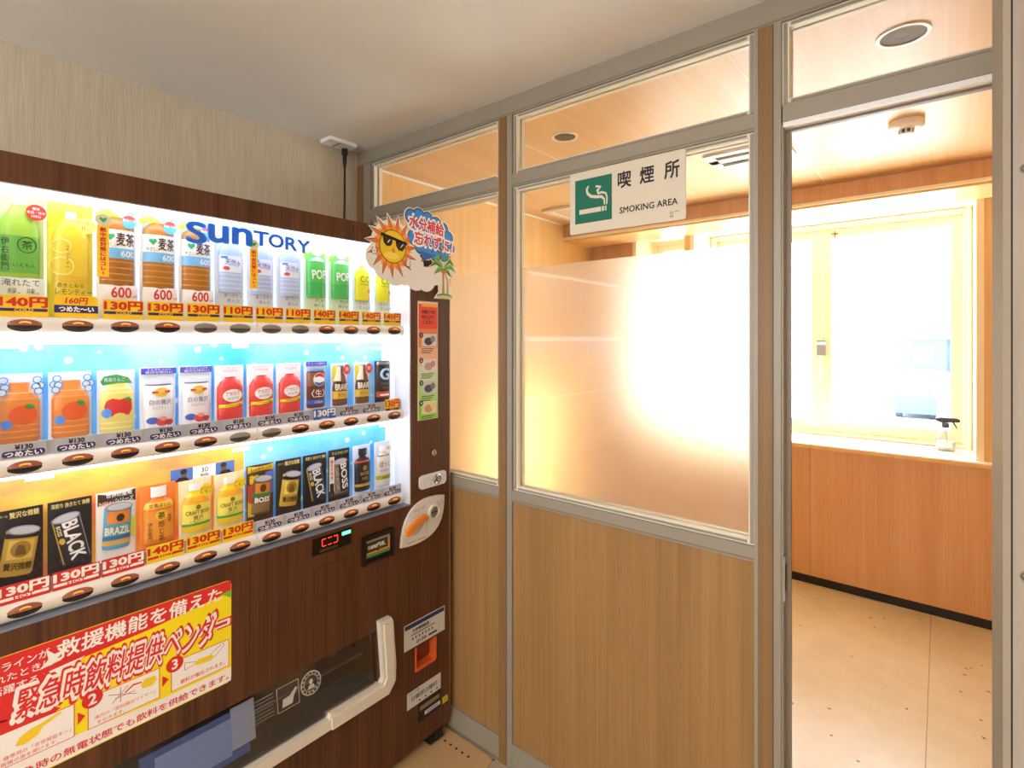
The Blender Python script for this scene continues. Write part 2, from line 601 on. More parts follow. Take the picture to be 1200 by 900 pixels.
# glazing: panes, beads, film
def glazed(u0, u1, v0, v1, film=None):
    for (a, c, d, e) in ((u0, u0 + 0.016, v0, v1), (u1 - 0.016, u1, v0, v1), (u0 + 0.016, u1 - 0.016, v0, v0 + 0.014), (u0 + 0.016, u1 - 0.016, v1 - 0.014, v1)):
        b = MB(PT)
        b.box(a, c, d, e, -0.026, -0.010, M_bead)
        b.box(a + 0.004, c - 0.004, d + 0.004, e - 0.004, -0.010, -0.007, M_alu)
        b.build('glazing_bead', part)
        b = MB(PT); b.box(a, c, d, e, -0.052, -0.036, M_bead); b.build('glazing_bead', part)
    g = pbox('glass_pane', u0 + 0.004, u1 - 0.004, v0 + 0.004, v1 - 0.004, -0.033, -0.029, M_glass)
    if film:
        f = pbox('frosted_film', u0 + 0.017, u1 - 0.017, v0 + 0.015, film, -0.0350, -0.0333, M_frost, g)
glazed(-1.935, -1.195, 2.032, 2.236)
glazed(-1.138, -0.361, 2.032, 2.236)
glazed(-0.300, 0.50, 2.036, 2.236)
glazed(-1.935, -1.195, 0.952, 1.988, 1.713)
glazed(-1.138, -0.361, 0.952, 1.988, 1.713)

# half-open grey door leaf at the right edge of the picture
door = thing('door_1', (0.06, 0.80, 0), 'grey laminate door leaf standing open at the right edge', kind='structure')
ex, ey = 0.951, 0.309
DT = lambda u, v, w: (0.0590 + ex * u + ey * w - ey * 0.016, 0.797 + ey * u - ex * w + ex * 0.016, v)
b = MB(DT); b.box(0, 0.86, 0.01, 2.05, -0.022, 0.0, M_doorskin); b.build('leaf', door)
b = MB(DT); b.box(-0.001, 0.006, 0.01, 2.05, -0.0225, 0.0025, M_alu); b.build('edge_channel', door)
b = MB(DT); b.box(0.006, 0.0085, 0.012, 2.048, 0.0, 0.0006, M_black); b.build('groove', door)
for z in (1.66, 1.205):
    b = MB(DT)
    b.lathe(0.0205, z, [(0.006, 0), (0.006, 0.003), (0.0045, 0.005), (0.003, 0.0045)], M_chrome, 16)
    b.box(0.0165, 0.0245, z - 0.0009, z + 0.0009, 0.0045, 0.0056, M_black)
    b.build('bolt', door, smooth=40)

# ------------------------------------------------------------------ the smoking room
RX0, RX1, FY = -2.14, 0.75, 3.60
fl = thing('floor_smoking_room', (-0.7, 2.5, 0), kind='structure')
for x0, x1 in ((RX0, -0.0435), (-0.0405, RX1)):
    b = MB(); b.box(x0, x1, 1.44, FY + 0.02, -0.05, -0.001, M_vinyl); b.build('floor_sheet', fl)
b = MB(); b.box(-0.0435, -0.0405, 1.44, FY, -0.05, -0.0022, mat('#A08A6A', 0.6)); b.build('floor_joint', fl)
# ceiling boards with joints
ce = thing('ceiling_smoking_room', (-0.7, 2.5, 2.30), kind='structure')
edges = [RX0, -1.38, -0.48, 0.42, RX1]
for a, c in zip(edges, edges[1:]):
    b = MB(); b.box(a + 0.002, c - 0.002, 1.462, FY + 0.1, 2.30, 2.316, M_mapleceil); b.build('ceiling_board', ce)
for a in edges[1:-1]:
    b = MB(); b.box(a - 0.0025, a + 0.0025, 1.462, FY - 0.02, 2.2992, 2.31, mat('#F4EBDC', 0.5)); b.build('ceiling_joint', ce)
b = MB(); b.box(RX0, RX1, 1.462, FY + 0.1, 2.316, 2.38, mat('#E9D2B0', 0.6)); b.build('ceiling_backing', ce)
# left wall boards
wl = thing('wall_smoking_left', (RX0, 2.5, 0), kind='structure')
ys = [1.462, 2.02, 2.62, 3.22, FY]
for a, c in zip(ys, ys[1:]):
    b = MB(); b.box(RX0 - 0.05, RX0, a + 0.001, c - 0.001, 0.0, 2.30, M_maple); b.build('wall_board', wl)
b = MB(); b.box(RX0 - 0.10, RX0 - 0.004, 1.40, FY + 0.6, -0.05, 2.34, M_maple); b.build('wall_backing', wl)
b = MB(); b.box(RX0, RX0 + 0.010, 1.462, 3.23, 2.290, 2.30, M_white); tag(b.build('trim_1'), kind='structure')
b = MB(); b.box(RX0, RX0 + 0.008, 1.462, FY - 0.008, 0.0, 0.045, M_black); tag(b.build('baseboard_left'), kind='structure')
b = MB(); b.box(RX1, RX1 + 0.1, 1.46, FY + 0.6, -0.05, 2.34, M_maple); tag(b.build('wall_smoking_right'), kind='structure')
# far wall: boards under the sill, piers, head
FW = lambda u, v, w: (u, FY - w, v)
wf = thing('wall_far', (-0.7, FY, 0), kind='structure')
xs = [RX0, -1.515, -0.615, 0.285, RX1]
for a, c in zip(xs, xs[1:]):
    b = MB(FW); b.box(a + 0.0008, c - 0.0008, 0.0, 0.815, -0.05, 0.0, M_cherry); b.build('wall_board', wf)
b = MB(FW); b.box(RX0, RX1, -0.05, 0.815, -0.52, -0.048, M_maple); b.build('wall_core', wf)
b = MB(FW); b.box(RX0, -1.782, 0.84, 2.30, -0.55, -0.03, M_cherry); b.build('pier', wf)
b = MB(FW); b.box(-1.395, -1.345, 0.84, 2.225, -0.55, -0.03, M_maple); b.build('pier', wf)
b = MB(FW); b.box(0.166, RX1, 0.84, 2.30, -0.55, -0.03, M_maple); b.build('pier', wf)
b = MB(FW); b.box(-1.782, 0.166, 2.222, 2.38, -0.55, -0.03, M_sill); b.build('lintel', wf)
for a, c in ((-1.785, -1.758), (-1.352, -1.325), (0.140, 0.171)):
    b = MB(FW); b.box(a, c, 0.84, 2.222, -0.40, -0.022, M_cream); b.build('reveal_casing', wf)
# sill board
b = MB(FW); b.box(RX0, RX1, 0.815, 0.840, -0.50, 0.022, M_sill); b.box(RX0, RX1, 0.8155, 0.833, 0.022, 0.026, M_maple)
tag(b.build('trim_2'), kind='structure')
b = MB(FW); b.box(RX0, RX1, 0.0, 0.045, 0.0, 0.008, M_black); tag(b.build('baseboard_far'), kind='structure')
# hanging soffit box in front of the window head
so = thing('trim_3', (-0.7, 3.23, 2.18), kind='structure')
b = MB(); b.box(RX0, RX1, 3.235, 3.57, 2.205, 2.30, M_cherry); b.build('soffit_face', so)
b = MB(); b.box(RX0, RX1, 3.222, 3.57, 2.190, 2.205, M_cream); b.build('soffit_trim', so)
b = MB(); b.box(RX0, RX1, 3.242, 3.57, 2.178, 2.190, M_maple); b.build('soffit_board', so)
b = MB(); b.box(RX0, RX1, 3.222, 3.236, 2.290, 2.30, mat('#B98E66', 0.5)); b.build('brown_trim', so)  # thin brown strip along the top of the soffit face

# windows
def sash(parent, x0, x1, z0, z1, y, fw=0.055, t=0.035):
    for (a, c, d, e) in ((x0, x0 + fw, z0, z1), (x1 - fw, x1, z0, z1), (x0 + fw, x1 - fw, z0, z0 + fw + 0.012), (x0 + fw, x1 - fw, z1 - fw, z1)):
        b = MB(); b.box(a, c, y, y + t, d, e, M_cream); b.build('sash_rail', parent)
    b = MB(); b.box(x0 + fw - 0.004, x1 - fw + 0.004, y + 0.015, y + 0.019, z0 + fw - 0.004, z1 - fw + 0.004, M_wglass); b.build('pane', parent)
w1 = thing('window_1', (-0.59, 4.0, 0.84), kind='structure')
WY = 4.0
for (a, c, d, e) in ((-1.325, -1.285, 0.84, 2.222), (0.100, 0.140, 0.84, 2.222), (-1.285, 0.100, 2.185, 2.222), (-1.285, 0.100, 0.84, 0.862)):
    b = MB()
    b.box(a, c, WY - 0.03, WY + 0.07, d, e, M_cream)
    b.box(a + (0.008 if c - a < 0.1 else 0), c - (0.008 if c - a < 0.1 else 0), WY - 0.042, WY - 0.03, d + (0.008 if e - d < 0.1 else 0), e - (0.008 if e - d < 0.1 else 0), M_sill)
    b.build('frame', w1)
sash(w1, -1.283, -0.616, 0.864, 2.183, WY)
sash(w1, -0.612, 0.098, 0.864, 2.183, WY)
b = MB(); b.box(-0.640, -0.590, WY - 0.012, WY, 1.36, 1.46, M_steel); b.box(-0.645, -0.585, WY - 0.03, WY - 0.012, 1.43, 1.45, M_chrome)
b.box(-0.624, -0.606, WY - 0.03, WY - 0.012, 1.20, 1.36, M_sill); b.build('handle', w1)
b = MB(); b.box(-0.540, -0.536, WY - 0.006, WY, 2.07, 2.17, mat('#8E5A3C', 0.6)); b.box(-0.556, -0.520, WY - 0.008, WY - 0.003, 2.150, 2.156, mat('#8E5A3C', 0.6)); b.build('latch_rod', w1)
w2 = thing('window_2', (-1.57, 3.95, 0.84), kind='structure')
for (a, c, d, e) in ((-1.758, -1.73, 0.84, 2.222), (-1.423, -1.395, 0.84, 2.222), (-1.73, -1.423, 2.195, 2.222), (-1.73, -1.423, 0.84, 0.862)):
    b = MB(); b.box(a, c, 3.92, 4.02, d, e, M_cream); b.build('frame', w2)
sash(w2, -1.729, -1.424, 0.863, 2.194, 3.95, 0.045)

# downlights, detector, vents, spray bottle
CT = lambda u, v, w: (u, v, 2.30 - w)
def downlight(x, y, r, label):
    t = thing('downlight', (x, y, 2.30), label, 'downlight', 'recessed downlights in the smoking room ceiling')
    b = MB(CT); b.ring(x, y, r - 0.009, r, -0.002, 0.004, M_white, 36); b.build('rim', t, smooth=40)
    b = MB(CT); b.lathe(x, y, [(r - 0.009, 0.001), (r - 0.016, 0.0008), (r * 0.55, 0.0006), (r * 0.2, 0.0004)], M_bronze, 36); b.build('reflector', t, smooth=60)
    b = MB(CT); b.ring(x, y, r * 0.28, r * 0.5, 0.0009, 0.0016, M_bronze, 28); b.build('lamp_cap', t)
downlight(-0.081, 1.793, 0.062, 'round downlight with white rim above the doorway glass')
downlight(-1.199, 1.819, 0.053, 'small bronze round downlight seen through glass above the smoking sign')
t = thing('smoke_detector', (-0.104, 2.522, 2.30), 'round white smoke detector on the ceiling beyond the doorway', 'smoke detector')
b = MB(CT); b.lathe(-0.104, 2.522, [(0.056, 0), (0.058, 0.003), (0.058, 0.022), (0.050, 0.028), (0.03, 0.031)], M_white, 32); b.build('housing', t, smooth=35)
b = MB(CT); b.lathe(-0.104, 2.522, [(0.022, 0.03), (0.022, 0.044)], mat('#5E564A', 0.6), 20); b.build('chamber', t)
for k in range(8):
    a = 2 * math.pi * k / 8
    b = MB(CT); b.box(-0.104 + 0.023 * math.cos(a) - 0.003, -0.104 + 0.023 * math.cos(a) + 0.003, 2.522 + 0.023 * math.sin(a) - 0.003, 2.522 + 0.023 * math.sin(a) + 0.003, 0.03, 0.046, M_white); b.build('fin', t)
b = MB(CT); b.lathe(-0.104, 2.522, [(0.024, 0.045), (0.024, 0.048), (0.015, 0.051)], M_white, 24); b.build('cap', t, smooth=40)
t = thing('ceiling_vent', (-0.67, 2.51, 2.30), 'white slotted ceiling vent beside the wood post, beyond the glass', 'vent')
b = MB(CT)
for (a, c, d, e) in ((-0.84, -0.50, 2.405, 2.437), (-0.84, -0.50, 2.483, 2.533), (-0.84, -0.50, 2.585, 2.62), (-0.84, -0.80, 2.437, 2.585), (-0.54, -0.50, 2.437, 2.585)):
    b.box(a, c, d, e, 0, 0.012, M_white)
b.build('grille_frame', t)
b = MB(CT); b.box(-0.81, -0.53, 2.43, 2.60, -0.001, 0.0015, mat('#4E4A44', 0.7)); b.build('slot_recess', t)
for yv in (2.452, 2.470, 2.548, 2.566):
    b = MB(CT); b.box(-0.80, -0.54, yv - 0.002, yv + 0.002, 0.002, 0.010, mat('#8A847A', 0.6)); b.build('blade', t)
t = thing('ceiling_air_outlet', (-1.7, 2.99, 2.30), 'cream square ceiling air outlet partly hidden by the smoking sign', 'vent')
b = MB(CT)
for (a, c, d, e) in ((-2.0, -1.40, 2.765, 2.80), (-2.0, -1.40, 3.17, 3.205), (-2.0, -1.965, 2.80, 3.17), (-1.435, -1.40, 2.80, 3.17)):
    b.box(a, c, d, e, 0, 0.015, M_bead)
b.build('frame', t)
b = MB(CT); b.box(-1.955, -1.445, 2.81, 3.16, 0, 0.006, mat('#D8C7A2', 0.6)); b.build('panel', t)

SB = (0.018, 3.862, 0.84)
t = thing('spray_bottle', SB, 'clear spray bottle with black trigger head on the window sill', 'spray bottle')
BT = lambda u, v, w: (SB[0] + u, SB[1] + v, SB[2] + w)
M_clear = clear_glass('clear_bottle_plastic', (0.86, 0.87, 0.90, 1), 0.10)
b = MB(BT); b.lathe(0, 0, [(0.040, 0.0), (0.045, 0.006), (0.045, 0.05), (0.043, 0.075), (0.03, 0.105), (0.017, 0.125), (0.014, 0.135)], M_clear, 24); b.build('bottle', t, smooth=50)
b = MB(BT); b.lathe(0, 0, [(0.0405, 0.004), (0.0405, 0.052)], mat('#C9CCD6', 0.2), 20); b.build('liquid', t, smooth=50)
b = MB(BT)
for k in range(9):
    a0 = -2.3 + 0.16 * k; a1 = a0 + 0.17
    b.add([(0.0456 * math.cos(a0), 0.0456 * math.sin(a0), 0.022), (0.0456 * math.cos(a1), 0.0456 * math.sin(a1), 0.022), (0.0456 * math.cos(a1), 0.0456 * math.sin(a1), 0.05), (0.0456 * math.cos(a0), 0.0456 * math.sin(a0), 0.05)], [(0, 1, 2, 3)], M_white)
b.build('label', t)
b = MB(BT); b.lathe(0, 0, [(0.017, 0.128), (0.017, 0.150), (0.014, 0.156)], mat('#3A3A42', 0.5), 18); b.build('collar', t, smooth=40)
ST = lambda u, v, w: (SB[0] + u, SB[1] + w, SB[2] + v)
M_trig = mat('#2C2C36', 0.45)
b = MB(ST); b.prism([(-0.045, 0.168), (-0.02, 0.156), (0.02, 0.160), (0.062, 0.164), (0.064, 0.176), (0.05, 0.183), (-0.02, 0.184), (-0.042, 0.178)], -0.013, 0.013, M_trig); b.build('spray_head', t)
b = MB(ST); b.prism([(0.03, 0.162), (0.038, 0.162), (0.046, 0.145), (0.054, 0.128), (0.049, 0.127), (0.038, 0.146)], -0.006, 0.006, M_trig); b.build('trigger', t)
b = MB(BT); b.tube([(0, 0, 0.14), (0.004, 0, 0.08), (0.01, 0, 0.012)], 0.0025, mat('#B9BCC4', 0.4), 6); b.build('dip_tube', t)

# ------------------------------------------------------------------ outside: snow, houses
M_snow = two_tone('snow', '#E9EFF6', '#F4F7FB', 0.6, 0.85)
b = MB(); b.box(-70, 70, 4.7, 140, -1.55, -1.5, M_snow); tag(b.build('ground'), kind='structure')
b = MB()
bk = [(-9 + i * 1.0, 0.02 + 0.12 * math.sin(i * 1.7) + 0.06 * math.sin(i * 0.6)) for i in range(22)]
b.add([(x, 29.5, -1.5) for x, z in bk] + [(x, 30.6, z) for x, z in bk] + [(x, 31.6, -1.5) for x, z in bk],
      [(i, i + 1, 23 + i, 22 + i) for i in range(21)] + [(22 + i, 23 + i, 45 + i, 44 + i) for i in range(21)], M_snow)
tag(b.build('snow_bank', smooth=60), kind='structure')
HX = 1.9
t = thing('house', (HX, 32.0, -1.5), 'blue-grey house with a white window seen through the right sash', 'house')
b = MB(); b.box(-1.22, 5.4, 32.0, 38.0, -1.5, 1.46, mat('#4C6074', 0.8)); b.build('walls', t)
b = MB(); b.add([(-1.7, 31.6, 1.46), (5.9, 31.6, 1.46), (5.9, 38.4, 1.46), (-1.7, 38.4, 1.46), (-1.4, 34.8, 2.0), (5.6, 34.8, 2.0)], [(0, 1, 5, 4), (2, 3, 4, 5), (0, 4, 3), (1, 2, 5), (0, 3, 2, 1)], M_snow); b.build('snowy_roof', t)
b = MB(); b.box(-0.98, -0.30, 31.94, 32.0, 0.28, 1.15, mat('#F4F4F4', 0.5)); f_ = b.build('window', t)
for x in (-0.92, -0.62):
    b = MB(); b.box(x, x + 0.27, 31.92, 31.94, 0.34, 1.09, mat('#D5DDE4', 0.2)); b.build('pane', f_)
t = thing('tower_block', (-1.2, 70.0, -1.5), 'tall hazy tower block rising behind the blue-grey house', 'building')
b = MB(); b.box(-2.0, 0.2, 70.0, 74.0, -1.5, 5.6, mat('#6C7884', 0.8)); b.build('walls', t)
b = MB(); b.box(-3.1, -2.0, 70.5, 74.0, -1.5, 4.0, mat('#74808A', 0.8)); b.build('side_wing', t)
for k in range(4):
    b = MB(); b.box(-1.7, -0.1, 69.95, 70.0, 1.9 + 0.9 * k, 2.3 + 0.9 * k, mat('#8FA2B0', 0.4)); b.build('window', t)
for i, (x, y, lab) in enumerate(((-0.75, 24.5, 'small dark parked car on the left in the snow outside the window'), (0.75, 24.0, 'larger dark parked car in the snow outside, nearest the sash edge'))):
    t = thing('parked_car', (x, y, -1.5), lab, 'car', 'parked cars in the snow outside')
    z = -1.5
    b = MB(); b.prism([(x - 0.62, z + .2), (x + 0.62, z + .2), (x + 0.64, z + .75), (x + 0.5, z + .85), (x + 0.4, z + 1.25), (x - 0.4, z + 1.25), (x - 0.5, z + .85), (x - 0.64, z + .75)], 0, 1, mat('#4E6074', 0.4))
    b.v = [(p[0], y + 3.2 * p[2], p[1]) for p in b.v]; b.build('body', t)
    b = MB(); b.prism([(x - 0.43, z + .86), (x + 0.43, z + .86), (x + 0.34, z + 1.2), (x - 0.34, z + 1.2)], 0, 1, mat('#AEBFCE', 0.2)); b.v = [(p[0], y - .02 + .02 * p[2], p[1]) for p in b.v]; b.build('rear_window', t)
    for dx in (-0.5, 0.5):
        b = MB(); b.tube([(x + dx - 0.1, y + 0.5, z + .25), (x + dx + 0.1, y + 0.5, z + .25)], 0.25, mat('#4A5460', 0.7), 14); b.build('wheel', t)

# ------------------------------------------------------------------ sign on the partition
SG = lambda u, v, w: (u, 1.385 - w, v)
sg = thing('smoking_area_sign', (-0.71, 1.385, 1.79), 'white smoking area sign with green cigarette pictogram hung below the transom', 'sign')
M_board = mat('#D9CDB8', 0.4, name='sign_board')
M_sgreen = mat('#0E6B55', 0.4)
M_ink = mat('#17151A', 0.5)
b = MB(SG); b.prism(rrect(-0.891, -0.527, 1.790, 1.975, 0.006), 0.0, 0.004, M_board); b.build('board', sg)
b = MB(SG); b.rect(-0.872, -0.746, 1.820, 1.953, 0.0043, M_sgreen); b.build('pictogram_field', sg)
b = MB(SG)
b.rect(-0.857, -0.782, 1.848, 1.862, 0.0046, M_board)
b.rect(-0.779, -0.772, 1.848, 1.862, 0.0046, M_board); b.rect(-0.769, -0.764, 1.848, 1.862, 0.0046, M_board)
def ribbon(b, pts, ws, w, m):
    L, R = [], []
    for i, p in enumerate(pts):
        q0, q1 = pts[max(i - 1, 0)], pts[min(i + 1, len(pts) - 1)]
        dx, dy = q1[0] - q0[0], q1[1] - q0[1]
        l = math.hypot(dx, dy) or 1
        h = ws[i] / 2
        L.append((p[0] - dy / l * h, p[1] + dx / l * h)); R.append((p[0] + dy / l * h, p[1] - dx / l * h))
    for i in range(len(pts) - 1):
        b.poly([R[i], R[i + 1], L[i + 1], L[i]], w, m)
ribbon(b, [(-0.770, 1.866), (-0.771, 1.882), (-0.780, 1.891), (-0.797, 1.893), (-0.815, 1.897), (-0.828, 1.908), (-0.831, 1.920), (-0.825, 1.930)], [.004, .006, .008, .009, .009, .008, .007, .006], 0.0046, M_board)
ribbon(b, [(-0.763, 1.866), (-0.762, 1.885), (-0.766, 1.899), (-0.780, 1.904), (-0.791, 1.902), (-0.794, 1.912), (-0.784, 1.921), (-0.800, 1.925)], [.004, .005, .006, .007, .007, .008, .008, .006], 0.0046, M_board)
b.build('cigarette_pictogram', sg)
for ch, c in (('喫', -0.706), ('煙', -0.637), ('所', -0.565)):
    b = MB(SG); b.text(ch, c, 1.928, 0.046, M_ink, 0.0045, width=0.041, bold=0.028); b.build('kanji_lettering', sg)
b = MB(SG); b.text('SMOKING AREA', -0.635, 1.8405, 0.0175, M_ink, 0.0045, width=0.172, bold=0.022); b.build('english_lettering', sg)
b = MB(SG)
b.ring(-0.566, 1.810, 0.003, 0.005, 0.0043, 0.0046, mat('#8C8474', 0.5), 12); b.rect(-0.571, -0.561, 1.799, 1.803, 0.0045, mat('#8C8474', 0.5)); b.rect(-0.558, -0.545, 1.8125, 1.8145, 0.0045, mat('#8C8474', 0.5))
b.build('maker_mark', sg)

# ceiling socket and hanging power cord
t = thing('ceiling_socket', (-1.945, 1.265, 2.30), 'small white power socket box on the ceiling above the vending machine', 'socket')
b = MB(CT); b.prism(rrect(-2.012, -1.935, 1.205, 1.335, 0.006), 0, 0.014, M_white); b.build('housing', t)
b = MB(CT); b.box(-2.005, -1.945, 1.255, 1.262, 0.014, 0.0146, M_alud); b.build('seam', t)
t = thing('power_cord', (-1.998, 1.29, 1.20), 'black power cord hanging from the ceiling socket behind the machine', 'cord')
M_rub = mat('#121212', 0.5)
b = MB(); b.tube([(-1.992, 1.31, 2.286), (-1.992, 1.31, 2.262), (-1.992, 1.31, 2.258), (-1.992, 1.31, 2.235), (-1.992, 1.31, 2.20)], [.013, .013, .009, .009, .005], M_rub, 12); b.build('plug', t)
b = MB(); b.tube([(-1.992, 1.31, 2.21), (-1.993, 1.310, 2.05), (-1.994, 1.306, 1.9), (-1.996, 1.304, 1.7), (-1.998, 1.30, 1.4), (-1.998, 1.29, 1.2)], 0.0045, M_rub, 8); b.build('cable', t)

# ------------------------------------------------------------------ vending machine
MF = -1.415
MT = lambda u, v, w: (MF + w, u, v)
U0, U1, ZB, ZT = 0.085, 1.375, 0.052, 1.836          # outer face
W0, W1, WB, WT = 0.140, 1.192, 0.897, 1.776          # display opening
P0, P1, PB, PTP = 0.240, 1.050, 0.345, 0.527         # delivery opening
vm = thing('vending_machine', (-1.70, 0.73, 0), 'brown woodgrain drink vending machine with lit three-row display', 'vending machine')
def vpart(name, fn, parent=None, smooth=None):
    b = MB(MT); fn(b)
    return b.build(name, parent or vm, smooth=smooth)
def f(b):
    b.box(U0, U1, ZB, ZT - 0.002, -0.548, -0.13, M_walnut)
    b.box(U0, U1, WT, ZT - 0.002, -0.13, -0.02, M_walnut); b.box(U0, U1, ZB, 0.30, -0.13, -0.02, M_walnut)
vpart('cabinet', f)
def f(b):
    b.box(U0, U1, WT, ZT, -0.13, 0, M_walnut)
    b.box(U0, W0, WB, WT, -0.13, 0, M_walnut)
    b.box(W1, U1, WB, WT, -0.13, 0, M_walnut)
    b.box(U0, U1, PTP, WB, -0.10, 0, M_walnut)
    b.box(U0, P0, PB, PTP, -0.13, 0, M_walnut)
    b.box(P1, 1.207, PB, PTP, -0.13, 0, M_walnut)
    b.box(1.207, 1.306, 0.398, PTP, -0.13, 0, M_walnut)
    b.box(1.306, U1, PB, PTP, -0.13, 0, M_walnut)
    b.box(1.207, 1.306, PB, 0.398, -0.13, -0.03, M_walnut)
    b.box(U0, 1.207, 0.105, PB, -0.13, 0, M_walnut); b.box(1.306, U1, 0.105, PB, -0.13, 0, M_walnut)
    b.box(1.207, 1.306, 0.105, 0.314, -0.13, 0, M_walnut); b.box(1.207, 1.306, 0.314, PB, -0.13, -0.03, M_walnut)
door_panel = vpart('door_panel', f)
vpart('kick_panel', lambda b: b.box(U0 + 0.002, U1 - 0.002, ZB, 0.102, -0.13, -0.003, M_walnut))
vpart('edge_trim', lambda b: b.box(U1 - 0.003, U1 + 0.0015, 0.105, ZT, -0.02, 0.0015, M_chrome))
vpart('foot', lambda b: (b.box(1.29, 1.35, 0.0, ZB, -0.075, -0.012, M_rub), b.box(1.30, 1.34, 0.02, ZB, -0.012, 0.002, M_rub)))
vpart('foot', lambda b: (b.box(1.00, 1.06, 0.0, ZB, -0.075, -0.012, M_rub),))
vpart('foot', lambda b: (b.box(0.12, 0.18, 0.0, ZB, -0.075, -0.012, M_rub),))
vpart('foot', lambda b: (b.box(0.12, 0.18, 0.0, ZB, -0.55, -0.49, M_rub),))
vpart('foot', lambda b: (b.box(1.29, 1.35, 0.0, ZB, -0.55, -0.49, M_rub),))
# lit display case
M_liner = mat('#F2F4FA', 0.45, name='display_liner')
M_lamp = mat('#E6EFFF', 0.5, 0, 4.0, name='display_lamp')
M_back = mat('#E6EEFF', 0.5, 0, 0.28, name='backlit_diffuser')
def f(b):
    b.box(W0, W0 + 0.004, WB, WT, -0.085, -0.004, M_liner); b.box(W1 - 0.004, W1, WB, WT, -0.085, -0.004, M_liner)
    b.box(W0, W1, WT - 0.003, WT, -0.085, -0.004, M_liner); b.box(W0, W1, WB, WB + 0.004, -0.085, -0.004, mat('#8E98AC', 0.4))
vpart('display_liner', f)
vpart('backlit_panel', lambda b: b.box(W0, W1, WB, WT, -0.088, -0.085, M_back))
vpart('display_lamp', lambda b: b.box(W0 + 0.004, W1 - 0.004, WT - 0.010, WT - 0.003, -0.040, -0.006, M_lamp))
vpart('display_lamp', lambda b: b.box(W0 + 0.006, W1 - 0.030, 1.459, 1.4775, -0.060, -0.014, M_lamp))
vpart('display_lamp', lambda b: b.box(W0 + 0.006, W1 - 0.030, 1.1885, 1.1936, -0.060, -0.022, M_lamp))
vpart('front_panel', lambda b: b.box(W0 - 0.002, W1 + 0.0, WB, WT, -0.0035, -0.0015, M_front))
# backdrop posters
M_bluep = two_tone('sparkling_blue_poster', '#3FA9F0', '#8FD0FA', 5, 0.5, 0.12, 24)
M_orangep = two_tone('sunset_orange_poster', '#FF8A4E', '#FFC24A', 7, 0.5, 0.10, None, stretch=(1, 1, 2.2))
vpart('backdrop_poster', lambda b: b.rect(0.146, 1.130, 1.235, 1.458, -0.0835, M_bluep))
vpart('backdrop_poster', lambda b: b.rect(0.146, 0.667, 0.95, 1.187, -0.0835, M_orangep))
vpart('backdrop_poster', lambda b: b.rect(0.668, 1.146, 0.95, 1.183, -0.0830, M_bluep))
for (a, c, d, e) in ((0.150, 0.218, 1.449, 1.459), (0.634, 0.678, 1.444, 1.456), (1.083, 1.126, 1.432, 1.440), (0.216, 0.264, 1.168, 1.178), (0.634, 0.682, 1.160, 1.171), (1.12, 1.15, 1.165, 1.174)):
    vpart('paper_sticker', lambda b, a=a, c=c, d=d, e=e: b.rect(a, c, d, e, -0.0815, M_white))
# photo strip on the orange poster
def f(b):
    b.rect(0.487, 0.641, 1.108, 1.140, -0.0825, M_white)
    for u0, u1, flip in ((0.487, 0.538, 1), (0.593, 0.641, -1)):
        b.rect(u0, u1, 1.108, 1.140, -0.0822, mat('#4E74B4', 0.5))
        c = (u0 + u1) / 2
        b.poly(circ(c + 0.004 * flip, 1.126, 0.007, 0.010, 14), -0.0820, mat('#6E5140', 0.5))
        b.poly([(c - 0.018, 1.108), (c + 0.018, 1.108), (c + 0.010, 1.117), (c - 0.006, 1.118)], -0.0819, mat('#1E1C22', 0.5))
        b.poly(circ(c + 0.004 * flip, 1.132, 0.008, 0.006, 12), -0.0818, mat('#2A2420', 0.5))
    b.text('30', 0.566, 1.128, 0.013, M_ink, -0.0820); b.text('BOSS', 0.566, 1.115, 0.006, M_ink, -0.0820, bold=0.02)
vpart('photo_strip', f)

# selector rails, buttons
PITCH, S0 = 0.0836, 0.2055
COLS = [S0 + PITCH * i for i in range(12)]
ROWS = [1.497, 1.2135, 0.9275]
M_rail = mat('#E9E3DA', 0.35, name='rail_plastic')
M_strip = mat('#B9BBC2', 0.4)
rails = []
for r, z in enumerate(ROWS):
    prof = [(z - 0.0195, -0.075), (z - 0.0195, -0.022), (z - 0.017, -0.014), (z - 0.010, -0.008), (z, -0.006), (z + 0.010, -0.009), (z + 0.0165, -0.016), (z + 0.018, -0.024), (z + 0.018, -0.075)]
    b = MB(MT)
    n = len(prof)
    u0, u1 = W0 + 0.004, 1.166
    vs = [(u, p[0], p[1]) for u in (u0, u1) for p in prof]
    b.add(vs, [(i, i + 1, n + i + 1, n + i) for i in range(n - 1)] + [tuple(range(n - 1, -1, -1)), tuple(range(n, 2 * n)), (n - 1, 0, n, 2 * n - 1)], M_rail)
    rl = b.build('selector_rail', vm, smooth=35)
    rails.append(rl)
    if r:
        b = MB(MT); b.box(u0, u1, z + 0.018, z + 0.047, -0.026, -0.022, M_strip); b.build('tag_strip', rl)
    for k in (0.6, 0.655):
        pass
    b = MB(MT)
    b.box(0.667, 0.6685, z - 0.017, z + 0.016, -0.0085, -0.0075, M_strip); b.build('rail_joint', rl)
